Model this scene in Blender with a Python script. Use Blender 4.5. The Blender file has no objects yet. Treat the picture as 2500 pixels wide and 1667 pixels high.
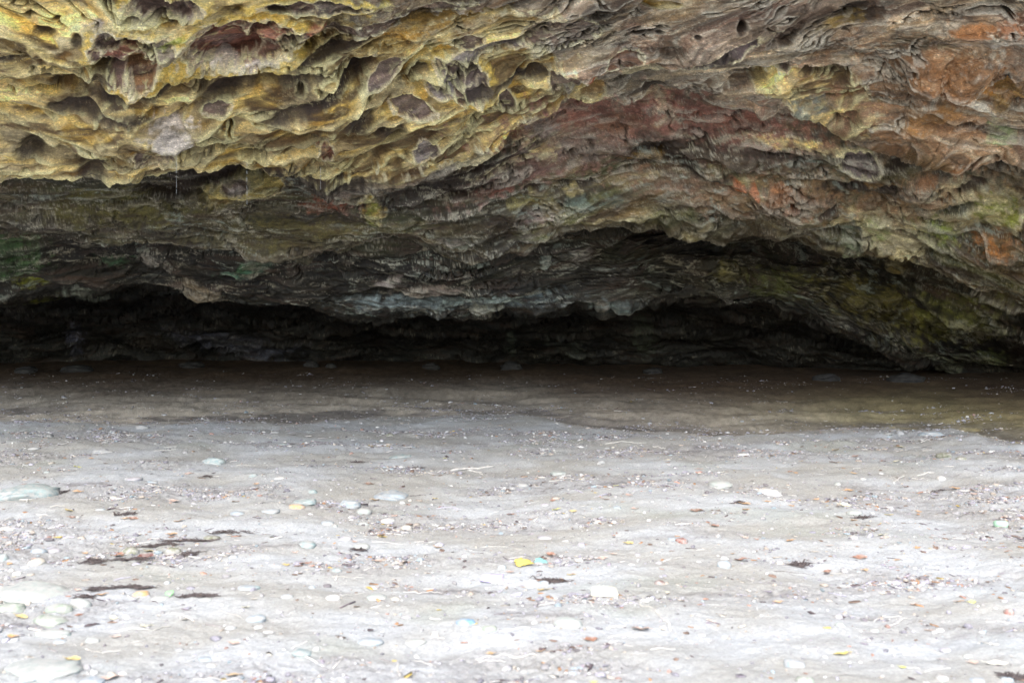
import bpy, math, random
import numpy as np
from mathutils import Vector, Matrix

# ------------------------------------------------------------------ camera, sky, sun, exposure
SC = bpy.context.scene
COL = SC.collection
EYE = 1.5
cam_d = bpy.data.cameras.new('camera'); cam = bpy.data.objects.new('camera', cam_d); COL.objects.link(cam)
cam_d.sensor_width = 36; cam_d.lens = 35.0; cam_d.clip_end = 5000; cam_d.clip_start = 0.05
cam_d.shift_y = -106.5/2500.0
cam.location = (0, 0, EYE); cam.rotation_euler = (math.radians(90), 0, 0)
cam_d.dof.use_dof = True; cam_d.dof.focus_distance = 10.5; cam_d.dof.aperture_fstop = 2.6
SC.camera = cam
SUN_EL, SUN_AZ = 54.0, 192.0          # sun behind the photographer
w = bpy.data.worlds.new('World'); SC.world = w; w.use_nodes = True
nt = w.node_tree; bg = nt.nodes['Background']
sky = nt.nodes.new('ShaderNodeTexSky'); sky.sky_type = 'NISHITA'; sky.sun_disc = False
sky.sun_elevation = math.radians(SUN_EL); sky.sun_rotation = math.radians(SUN_AZ)
sky.air_density = 1.0; sky.dust_density = 3.0; sky.ozone_density = 0.6
nt.links.new(sky.outputs[0], bg.inputs[0]); bg.inputs[1].default_value = 0.15
sl = bpy.data.lights.new('sun', 'SUN'); sun = bpy.data.objects.new('sun', sl); COL.objects.link(sun)
sl.energy = 0.6; sl.angle = math.radians(52); sl.color = (.95, 0.97, 1.0)
az = math.radians(SUN_AZ)
dsun = Vector((math.sin(az)*math.cos(math.radians(SUN_EL)), math.cos(az)*math.cos(math.radians(SUN_EL)), math.sin(math.radians(SUN_EL))))
sun.rotation_euler = dsun.to_track_quat('Z', 'Y').to_euler()
SC.view_settings.view_transform = 'Standard'; SC.view_settings.look = 'None'
SC.view_settings.gamma = 1; SC.view_settings.exposure = 1.80
SC.cycles.max_bounces = 6; SC.cycles.diffuse_bounces = 4; SC.cycles.glossy_bounces = 2
SC.cycles.use_denoising = True
SC.cycles.sample_clamp_indirect = 6

# ------------------------------------------------------------------ helpers
rng = np.random.RandomState(7)
F = 2287.0; CX = 1176.0; HY = 684.0       # photo read at 2352 x 1568: focal length, centre column, horizon row
_G = rng.rand(256)*2*np.pi; _GX = np.cos(_G).astype(np.float32); _GY = np.sin(_G).astype(np.float32)
_P = rng.permutation(256); _P2 = np.concatenate([_P, _P])
_R1 = rng.rand(256).astype(np.float32); _R2 = rng.rand(256).astype(np.float32)
def pn(x, y, seed=0):
    x = np.asarray(x, np.float32)+seed*17.31; y = np.asarray(y, np.float32)+seed*9.73
    xf = np.floor(x); yf = np.floor(y); xi = xf.astype(np.int32) & 255; yi = yf.astype(np.int32) & 255
    x = x-xf; y = y-yf
    u = x*x*x*(x*(x*6-15)+10); v = y*y*y*(y*(y*6-15)+10)
    def g(a, b, dx, dy):
        h = _P2[_P2[(xi+a) & 255]+((yi+b) & 255)]
        return _GX[h]*dx+_GY[h]*dy
    a = g(0, 0, x, y); b = g(1, 0, x-1, y); c = g(0, 1, x, y-1); d = g(1, 1, x-1, y-1)
    return (a+(b-a)*u+((c+(d-c)*u)-(a+(b-a)*u))*v)*1.5
def fbm(x, y, o=4, seed=0, gain=.5, lac=2.03):
    r = 0; a = 1; s = 0
    for i in range(o):
        r = r+a*pn(x, y, seed+i*3); s += a; a *= gain; x, y = (x*.8-y*.6)*lac, (x*.6+y*.8)*lac
    return r/s*1.3
def worley(x, y, seed=0):
    x = np.asarray(x, np.float32)+seed*3.7; y = np.asarray(y, np.float32)+seed*5.9
    xf = np.floor(x); yf = np.floor(y); xi = xf.astype(np.int32); yi = yf.astype(np.int32)
    f1 = np.full(x.shape, 9, np.float32); f2 = f1.copy(); cid = np.zeros(x.shape, np.int32)
    for a in (-1, 0, 1):
        for b in (-1, 0, 1):
            h = _P2[_P2[(xi+a) & 255]+((yi+b) & 255)]
            d = (xf+a+_R1[h]-x)**2+(yf+b+_R2[h]-y)**2
            near = d < f1
            f2 = np.where(near, f1, np.minimum(f2, d)); cid = np.where(near, h, cid); f1 = np.where(near, d, f1)
    return np.sqrt(f1), np.sqrt(f2), cid
def ss(a, b, x):
    t = np.clip((x-a)/(b-a), 0, 1); return t*t*(3-2*t)
def blur(a, n, axis, it=2):
    for _ in range(it):
        pad = [(0, 0), (0, 0)]; pad[axis] = (n+1, n)
        c = np.cumsum(np.pad(a, pad, mode='edge'), axis=axis, dtype=np.float64)
        if axis == 0: a = (c[2*n+1:]-c[:-2*n-1])/(2*n+1)
        else: a = (c[:, 2*n+1:]-c[:, :-2*n-1])/(2*n+1)
    return a.astype(np.float32)
def grid_mesh(name, P, mat, attrs):
    R, C = P.shape[:2]
    me = bpy.data.meshes.new(name); me.vertices.add(R*C)
    me.vertices.foreach_set('co', P.reshape(-1).astype(np.float32))
    i = np.arange(R*C, dtype=np.int32).reshape(R, C)
    q = np.stack([i[:-1, :-1], i[:-1, 1:], i[1:, 1:], i[1:, :-1]], -1).reshape(-1, 4)
    me.loops.add(q.size); me.loops.foreach_set('vertex_index', q.ravel())
    me.polygons.add(len(q)); me.polygons.foreach_set('loop_start', np.arange(0, q.size, 4, dtype=np.int32))
    me.update(calc_edges=True)
    me.polygons.foreach_set('use_smooth', np.ones(len(q), bool))
    for k, v in attrs.items():
        v = v.reshape(R*C, -1).astype(np.float32)
        if v.shape[1] == 1: me.attributes.new(k, 'FLOAT', 'POINT').data.foreach_set('value', v.ravel())
        elif k.startswith('flow'): me.attributes.new(k, 'FLOAT_VECTOR', 'POINT').data.foreach_set('vector', v.ravel())
        else:
            c = np.ones((R*C, 4), np.float32); c[:, :3] = v
            me.attributes.new(k, 'FLOAT_COLOR', 'POINT').data.foreach_set('color', c.ravel())
    me.materials.append(mat)
    o = bpy.data.objects.new(name, me); COL.objects.link(o); return o

# ------------------------------------------------------------------ materials
def N(t, kind, **kw):
    n = t.nodes.new(kind)
    for k, v in kw.items():
        if k in n.inputs: n.inputs[k].default_value = v
        else: setattr(n, k, v)
    return n
def rock_material():
    m = bpy.data.materials.new('cave_rock'); m.use_nodes = True; t = m.node_tree; L = t.links.new
    b = t.nodes['Principled BSDF']
    alb = N(t, 'ShaderNodeAttribute', attribute_name='alb'); geo = N(t, 'ShaderNodeNewGeometry'); mp = N(t, 'ShaderNodeMapping'); L(geo.outputs['Position'], mp.inputs['Vector']); mp.inputs['Scale'].default_value = (.75, .9, 1.5); mp.inputs['Rotation'].default_value = (0, math.radians(10), 0); flow = mp
    wet = N(t, 'ShaderNodeAttribute', attribute_name='wet')
    n1 = N(t, 'ShaderNodeTexNoise', Scale=26.0, Detail=8.0, Roughness=0.68); L(flow.outputs['Vector'], n1.inputs['Vector'])
    n2 = N(t, 'ShaderNodeTexNoise', Scale=90.0, Detail=5.0, Roughness=0.7); L(flow.outputs['Vector'], n2.inputs['Vector'])
    r1 = N(t, 'ShaderNodeMapRange'); L(n1.outputs[0], r1.inputs[0])
    for i, v in zip((1, 2, 3, 4), (.3, .7, .62, 1.38)): r1.inputs[i].default_value = v
    r2 = N(t, 'ShaderNodeMapRange'); L(n2.outputs[0], r2.inputs[0])
    for i, v in zip((1, 2, 3, 4), (.3, .7, .6, 1.45)): r2.inputs[i].default_value = v
    mu = N(t, 'ShaderNodeMath', operation='MULTIPLY'); L(r1.outputs[0], mu.inputs[0]); L(r2.outputs[0], mu.inputs[1])
    mx = N(t, 'ShaderNodeVectorMath', operation='SCALE'); L(alb.outputs['Color'], mx.inputs[0]); L(mu.outputs[0], mx.inputs['Scale'])
    def layer(src, scale, lo, hi, amt, colr, rough=.72):
        n = N(t, 'ShaderNodeTexNoise', Scale=scale, Detail=8.0, Roughness=rough, Distortion=.6); L(flow.outputs['Vector'], n.inputs['Vector'])
        r = N(t, 'ShaderNodeMapRange'); L(n.outputs[0], r.inputs[0])
        for i, v in zip((1, 2, 3, 4), (lo, hi, 0, amt)): r.inputs[i].default_value = v
        m_ = N(t, 'ShaderNodeMix', data_type='RGBA'); L(r.outputs[0], m_.inputs[0]); L(src, m_.inputs[6])
        if colr is None:
            k_ = N(t, 'ShaderNodeVectorMath', operation='SCALE', Scale=2.6); L(src, k_.inputs[0]); L(k_.outputs[0], m_.inputs[7])
        else: m_.inputs[7].default_value = colr+(1,)
        return m_.outputs[2]
    c_ = layer(mx.outputs[0], 17.0, .57, .70, .5, (.035, .026, .020))
    c_ = layer(c_, 31.0, .55, .66, .7, None, .78)
    c_ = layer(c_, 7.3, .58, .76, .35, (.10, .06, .03))
    L(c_, b.inputs['Base Color'])
    bp = N(t, 'ShaderNodeBump', Strength=0.7, Distance=0.03)
    ad = N(t, 'ShaderNodeMath', operation='ADD'); L(n1.outputs[0], ad.inputs[0])
    sc = N(t, 'ShaderNodeMath', operation='MULTIPLY'); L(n2.outputs[0], sc.inputs[0]); sc.inputs[1].default_value = .45; L(sc.outputs[0], ad.inputs[1])
    L(ad.outputs[0], bp.inputs['Height']); L(bp.outputs[0], b.inputs['Normal'])
    rr = N(t, 'ShaderNodeMapRange'); L(wet.outputs['Fac'], rr.inputs[0])
    for i, v in zip((1, 2, 3, 4), (0, 1, .62, .22)): rr.inputs[i].default_value = v
    L(rr.outputs[0], b.inputs['Roughness'])
    return m
def sand_material():
    m = bpy.data.materials.new('sand'); m.use_nodes = True; t = m.node_tree; L = t.links.new
    b = t.nodes['Principled BSDF']; b.inputs['Roughness'].default_value = .9; b.inputs['Specular IOR Level'].default_value = .25
    alb = N(t, 'ShaderNodeAttribute', attribute_name='alb')
    g = N(t, 'ShaderNodeNewGeometry')
    n1 = N(t, 'ShaderNodeTexNoise', Scale=55.0, Detail=6.0, Roughness=.75); L(g.outputs['Position'], n1.inputs['Vector'])
    n2 = N(t, 'ShaderNodeTexNoise', Scale=320.0, Detail=3.0, Roughness=.8); L(g.outputs['Position'], n2.inputs['Vector'])
    r1 = N(t, 'ShaderNodeMapRange'); L(n1.outputs[0], r1.inputs[0])
    for i, v in zip((1, 2, 3, 4), (.3, .7, .78, 1.22)): r1.inputs[i].default_value = v
    r2 = N(t, 'ShaderNodeMapRange'); L(n2.outputs[0], r2.inputs[0])
    for i, v in zip((1, 2, 3, 4), (.3, .7, .75, 1.25)): r2.inputs[i].default_value = v
    mu = N(t, 'ShaderNodeMath', operation='MULTIPLY'); L(r1.outputs[0], mu.inputs[0]); L(r2.outputs[0], mu.inputs[1])
    mx = N(t, 'ShaderNodeVectorMath', operation='SCALE'); L(alb.outputs['Color'], mx.inputs[0]); L(mu.outputs[0], mx.inputs['Scale'])
    L(mx.outputs[0], b.inputs['Base Color'])
    bp = N(t, 'ShaderNodeBump', Strength=.6, Distance=.02); L(n1.outputs[0], bp.inputs['Height']); L(bp.outputs[0], b.inputs['Normal'])
    return m
_mats = {}
def item_material(kind, c, rough=.8):
    key = (kind, tuple(c), rough)
    if key in _mats: return _mats[key]
    m = bpy.data.materials.new(kind); m.use_nodes = True; t = m.node_tree; L = t.links.new
    b = t.nodes['Principled BSDF']; b.inputs['Roughness'].default_value = rough
    tc = N(t, 'ShaderNodeTexCoord')
    n = N(t, 'ShaderNodeTexNoise', Scale=9.0 if kind != 'wood' else 25.0, Detail=6.0, Roughness=.7); L(tc.outputs['Object'], n.inputs['Vector'])
    cr = N(t, 'ShaderNodeMix', data_type='RGBA')
    r = N(t, 'ShaderNodeMapRange'); L(n.outputs[0], r.inputs[0]); r.inputs[1].default_value = .3; r.inputs[2].default_value = .7
    L(r.outputs[0], cr.inputs[0]); cr.inputs[6].default_value = (c[0]*.62, c[1]*.62, c[2]*.64, 1)
    cr.inputs[7].default_value = (min(.85, c[0]*1.3), min(.85, c[1]*1.3), min(.85, c[2]*1.25), 1)
    src = cr.outputs[2]
    if kind in ('stone', 'leaf', 'wood'):
        g = N(t, 'ShaderNodeNewGeometry'); n3 = N(t, 'ShaderNodeTexNoise', Scale=28.0, Detail=6.0, Roughness=.75); L(g.outputs['Position'], n3.inputs['Vector'])
        r3 = N(t, 'ShaderNodeMapRange'); L(n3.outputs[0], r3.inputs[0])
        for i, v in zip((1, 2, 3, 4), (.40, .60, 0, .85 if kind == 'stone' else .45)): r3.inputs[i].default_value = v
        m3 = N(t, 'ShaderNodeMix', data_type='RGBA'); L(r3.outputs[0], m3.inputs[0]); L(src, m3.inputs[6]); m3.inputs[7].default_value = (.42, .405, .37, 1); src = m3.outputs[2]
    L(src, b.inputs['Base Color'])
    bp = N(t, 'ShaderNodeBump', Strength=.4, Distance=.01); L(n.outputs[0], bp.inputs['Height']); L(bp.outputs[0], b.inputs['Normal'])
    _mats[key] = m; return m
def attr_material(name, rough=.85):
    m = bpy.data.materials.new(name); m.use_nodes = True; t = m.node_tree; L = t.links.new
    b = t.nodes['Principled BSDF']; b.inputs['Roughness'].default_value = rough
    alb = N(t, 'ShaderNodeAttribute', attribute_name='alb'); g = N(t, 'ShaderNodeNewGeometry')
    n = N(t, 'ShaderNodeTexNoise', Scale=120.0, Detail=3.0); L(g.outputs['Position'], n.inputs['Vector'])
    r = N(t, 'ShaderNodeMapRange'); L(n.outputs[0], r.inputs[0])
    for i, v in zip((1, 2, 3, 4), (.3, .7, .75, 1.25)): r.inputs[i].default_value = v
    mx = N(t, 'ShaderNodeVectorMath', operation='SCALE'); L(alb.outputs['Color'], mx.inputs[0]); L(r.outputs[0], mx.inputs['Scale'])
    L(mx.outputs[0], b.inputs['Base Color']); return m

# ------------------------------------------------------------------ the cave rock: one folded sheet of strata with real overhangs
PXK = np.array([-900, 0, 300, 600, 900, 1050, 1150, 1300, 1500, 1750, 1900, 2080, 2200, 2352, 3300], float)
def K(*v): return np.array(v, float)
# rows seen in the photo: (height on the picture, distance in metres) along each lip
k2_p = K(-60,-60,-60,-60,-60,-60,-60,-60,-60,-60,-60,-60,-60,-60,-60); k2_d = K(6.9,6.9,7.0,7.1,7.3,7.5,7.6,7.7,7.9,8.0,8.0,8.0,7.9,7.8,7.4)+.9
k3_p = K(150,150,150,150,140,125,115,105,105,110,115,125,140,160,300);         k3_d = k2_d+K(.5,.5,.5,.5,.5,.5,.5,.45,.4,.45,.45,.5,.5,.5,.5)
kA_p = K(420,400,385,400,412,372,300,236,225,238,248,280,330,385,560);         kA_d = k3_d+.15+K(1.5,1.5,1.5,1.5,1.4,1.3,1.0,.8,.7,.8,.9,1.0,1.1,1.1,1.1)
kB_p = K(610,575,545,572,582,590,582,555,520,513,540,582,640,715,850);         kB_d = .75+K(11.2,11.2,11.3,11.3,11.2,11.1,11.1,11.2,11.4,11.6,11.8,12.0,12.2,12.5,13.0)
kC_p = K(720,690,658,670,712,717,716,700,690,702,740,795,845,862,880);         kC_d = K(.5,.5,.5,.5,.5,.5,.5,.5,.5,.4,.3,.2,0,0,0)+K(13.2,13.2,13.4,13.4,13.0,12.9,12.9,13.2,13.8,14.5,15.3,16.2,17.0,17.2,17.4)
kW_p = K(850,848,840,834,834,836,838,842,848,856,862,868,870,873,880);         kW_d = K(19.6,19.6,19.6,19.6,19.5,19.5,19.4,19.3,19.2,19.2,19.0,18.6,18.2,18.0,18.0)
fr = np.concatenate([np.linspace(-900, -60, 110, endpoint=False), np.linspace(-60, 2412, 1320, endpoint=False), np.linspace(2412, 3300, 120)])
def cols(a, sm=18):
    v = np.interp(fr, PXK, a)[None].astype(np.float32)
    return blur(v, sm, 1, 3)[0]
def world(p, d):
    x = (fr-CX)/F*d; z = EYE+(HY-p)/F*d
    return np.stack([x, d, z], -1)
def jag(seed, amp, sc=90):
    return fbm(fr/sc, fr*0+seed, 5, seed, .62)*amp
xx = (fr-CX)/F
rowsK = []
p3, d3 = cols(k3_p), cols(k3_d)
p2, d2 = cols(k2_p), cols(k2_d)
pA, dA = cols(kA_p), cols(kA_d)
pB, dB = cols(kB_p, 10), cols(kB_d)
pC, dC = cols(kC_p, 10), cols(kC_d)
pW, dW = cols(kW_p), cols(kW_d)
w2 = world(p2, d2); w3 = world(p3, d3); wA = world(pA, dA); wB = world(pB, dB); wC = world(pC, dC); wW = world(pW, dW)
def off(wd, dy, dz):
    r = wd.copy(); s = (wd[:, 1]+dy)/wd[:, 1]; r[:, 0] *= s; r[:, 1] += dy; r[:, 2] += dz; return r
rec = lambda *v: cols(np.array(v, float))[:]
rA = rec(.55,.55,1.0,1.0,.6,.5,.45,.5,.5,.4,.3,.25,.2,.15,.15)
rB = rec(.5,.5,.5,.45,.45,.5,.6,.9,2.2,2.8,2.8,2.4,1.5,.6,.6)
rC = rec(2.4,2.4,2.4,2.2,2.0,2.0,2.0,1.8,1.5,1.2,.9,.5,.3,.2,.2)
top0 = np.stack([xx*4.0, 3.3+0*xx, 11+0*xx], -1); top1 = off(w2, -3.3, 1.35)
keys = [(top0, 24), (top1, 60), (w2, 190), (w3, 290), (wA, 45)]
uA = off(wA, rA, .03+.10*rA); keys += [(uA, 55)]
mid = .5*(uA+wB); mid[:, 2] += .0; mid[:, 1] -= .15
keys += [(mid, 85), (wB, 50)]
uB = off(wB, rB, .02+.04*rB); keys += [(uB, 70)]
mid2 = .45*uB+.55*wC; mid2[:, 1] -= .1
keys += [(mid2, 85), (wC, 45)]
uC = off(wC, rC, .10*rC); keys += [(uC, 45)]
mw = .5*(uC+wW); mw[:, 1] = .35*uC[:, 1]+.65*wW[:, 1]
keys += [(mw, 50), (wW, 14)]
last = wW.copy(); last[:, 2] = -.6; last[:, 1] += .2
keys += [(last, 0)]
P = []; seg = []
for k in range(len(keys)-1):
    a, n = keys[k]; b = keys[k+1][0]
    tt = (np.arange(n)/n).astype(np.float32)[:, None, None]
    P.append(a[None]*(1-tt)+b[None]*tt); seg += [k+i/n for i in range(n)]
P.append(keys[-1][0][None]); seg.append(len(keys)-1)
P = np.concatenate(P, 0).astype(np.float32); seg = np.array(seg, np.float32)[:, None]
for c in range(3): P[..., c] = blur(P[..., c], 5, 0, 2)
R, C = P.shape[:2]
seg2 = np.broadcast_to(seg, (R, C))
px = CX+P[..., 0]/P[..., 1]*F; py = HY+(EYE-P[..., 2])/P[..., 1]*F
al = np.sqrt((np.diff(P, axis=0)**2).sum(-1)); al = al[:, 120:1400].mean(1)
V = np.concatenate([[0], np.cumsum(al)]).astype(np.float32)[:, None]; V = np.broadcast_to(V, (R, C))
U = P[..., 0]*(8.5/np.maximum(P[..., 1], 6))+0*V; U = P[..., 0]
du = np.gradient(P, axis=1); dv = np.gradient(P, axis=0)
nrm = np.cross(dv, du); nrm /= np.linalg.norm(nrm, axis=-1, keepdims=True)+1e-9
cp = np.array([0, 2, 1.0], np.float32)-P
sgn = np.sign((nrm*cp).sum(-1).mean()); nrm *= sgn
for c in range(3): nrm[..., c] = blur(nrm[..., c], 6, 0, 1)
nrm /= np.linalg.norm(nrm, axis=-1, keepdims=True)+1e-9

# strata coordinate: follows the lips, sheared so that the beds rise to the right across the middle of the roof
k = np.interp(fr, [-900, 0, 350, 700, 1200, 1900, 2150, 2352, 3300], [0, -.05, .10, .42, .42, .45, .1, -.25, -.3])
gk = np.cumsum(k*np.gradient(fr))/F*8.2; gk -= gk[int(R*0)+110+600]
fade = 1-ss(3.5, 5.0, seg2)
fadeB = ss(5.0, 7.0, seg2)
VS = V+gk[None]*fade
w1 = fbm(U*.5, VS*.9, 4, 20); w2n = fbm(U*.55+7, VS*1.1, 4, 27)
Uw = U+.45*w1; Vw = VS+.30*w2n
inner = ss(9.0, 11.0, seg2)
def E(cx, cy, rx, ry, rot=0, soft=.3, wob=.35, nz=None):
    a = math.radians(rot); dx = px-cx; dy = -(py-cy)
    r = np.sqrt(((dx*math.cos(a)+dy*math.sin(a))/rx)**2+((-dx*math.sin(a)+dy*math.cos(a))/ry)**2)
    return r
WOB = fbm(px/46, py/30, 4, 60, .6)
WOBf = fbm(px/17, py/12, 3, 63, .6)
# lichen (yellow crust) cover
li = np.zeros((R, C), np.float32)
for cx, cy, rx, ry, rot, s in [(330,170,620,300,0,1),(860,260,420,170,12,1),(1060,210,240,130,14,.9),(1000,90,300,60,8,.7),(60,60,300,180,0,1),
        (1240,205,70,60,10,.8),(1345,205,45,18,8,.8),(1880,205,150,40,-4,1),(1925,225,75,42,0,1),(560,440,90,28,4,.9),(860,470,30,42,80,.8),
        (1860,312,150,9,-3,.9),(2100,320,80,16,-12,.8),(1000,300,200,60,14,1),(1250,345,30,60,55,.7),(1150,385,120,12,14,.6),(1515,5,50,10,0,.9),
        (2230,470,120,55,-10,.55),(2310,500,50,50,0,.5),(2060,520,90,60,-20,.5),(1960,470,60,14,10,.6),(1780,75,60,14,15,.35),(1480,160,60,14,12,.35)]:
    r = E(cx, cy, rx, ry, rot)+.30*WOB+.12*WOBf
    li = np.maximum(li, s*(1-ss(.82, 1.08, r)))
li *= (seg2 > 1.3)&(seg2 < 9.2)
below = ss(3.98, 4.12, seg2)
keepY = 1-ss(.9, 1.15, E(560, 440, 92, 30, 4)+.3*WOB); keepY = np.maximum(keepY, 1-ss(.9, 1.15, E(862, 470, 30, 44, 0)+.3*WOB))
li *= 1-below*(1-keepY)*ss(1150, 1000, px)*np.where(seg2 < 7, 1, 0) if False else 1-below*(1-keepY)*(1-ss(1000, 1150, px))*(seg2 < 9.3)
WOB0 = fbm(U*3.1, VS*4.3, 4, 57, .6)
# displacement (metres, towards the open cave)
D = .30*fbm(U*.35, VS*.5, 3, 1)+.17*fbm(Uw*.85, Vw*1.9, 2, 2)*(1-.5*inner)
bil = 1-2.6*np.abs(fbm(Uw*1.25, Vw*3.1, 4, 5, .5))
D += (.040+.015*li)*bil*(1-.4*inner)
ax, ay = Uw*2.3+.35*w2n+.25*fbm(U*2, VS*3, 3, 191), Vw*5.2+.5*w1+.45*fbm(U*1.6, VS*2.6, 3, 195)
s1, s2, sid = worley(ax, ay, 21); sc1 = ss(.0, .55, s2-s1); b1, b2, bid = worley(ax*.45+3, ay*.42, 27); sc2 = ss(0, .7, b2-b1)
ups = ss(1.2, 2.0, seg2)*(1-ss(3.9, 4.1, seg2))
scd = ((.2+.8*_R1[sid])*sc1*.085+(.2+.8*_R2[bid])*sc2*.17)*ups*(.35+.65*li); D -= scd-.05*ups
rg = 1-2.2*np.abs(fbm(Uw*.8, Vw*5.5, 4, 9, .55))
D += .020*rg*(1-.6*li)
ph = Vw*2.3+.8*fbm(U*.7, VS*.3, 3, 31); frp = ph-np.floor(ph)
amp = ss(-.2, .5, fbm(U*.6, VS*1.4, 3, 35))
D += amp*.17*(frp**2.6)*(1-ss(.94, 1, frp))*(1-.7*li)
ph = Vw*8.5+1.1*fbm(U*1.4, VS*.8, 3, 41); frp2 = ph-np.floor(ph)
amp2 = ss(-.15, .5, fbm(U*1.2, VS*2.4, 3, 45))
D += amp2*.018*(frp2**1.8)*(1-ss(.92, 1, frp2))*(1-.8*li)
D += (.019-.006*li)*fbm(Uw*4, Vw*7, 4, 50, .6)+(.007-.002*li)*fbm(Uw*13, Vw*22, 3, 55, .6)
# blocky beds on the right and in the lower face
f1, f2, cid = worley(Uw*1.7+.5*w1+.16*WOB0, Vw*3.6+.5*w2n+.2*WOB0, 3)
edge = np.clip((f2-f1)/.13, 0, 1); blk = (_R1[cid]-.5)
bm = np.clip(ss(1900, 2150, px)+ss(4.3, 5.0, seg2)*(1-ss(9.2, 9.8, seg2)), 0, 1)*(1-inner)*(1-li)*ss(-.25, .35, fbm(U*.8, VS*1.2, 3, 48))
D += bm*(.10*blk*edge-.035*(1-edge))
# crevices along the bedding and a few across it
cA = np.abs(fbm(Uw*.75, Vw*3.1, 5, 401, .58)); cB = np.abs(fbm(Uw*1.9, Vw*6.2, 5, 405, .6)); cC = np.abs(fbm(Uw*2.3+VS*.8, Vw*2.1, 4, 409, .58))
gA = (1-ss(.008, .045, cA))*ss(-.25, .1, fbm(U*.9, VS*1.8, 3, 411)); gB = (1-ss(.005, .05, cB))*ss(-.05, .25, fbm(U*1.1, VS*2.2, 3, 415)); gC = (1-ss(.004, .03, cC))*ss(.0, .3, fbm(U*.9+4, VS*1.5, 3, 419))*(1-li)
D -= gA*.12+gB*.014+gC*.022
crev = np.clip(gA+.35*gB+.4*gC, 0, 1)
# solution pockets
f1, f2, cid2 = worley(Uw*1.5, Vw*3.0, 11)
pk = (_R2[cid2] > .66)*(1-ss(.10, .30, f1+.07*WOB))
pkm = ss(1.6, 2.2, seg2)*(1-ss(3.9, 4.0, seg2))
D -= .13*pk*pkm
def C3(*c): return np.array(c, np.float32)
def mixc(a, b, t): return a*(1-t[..., None])+b*t[..., None]
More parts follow.
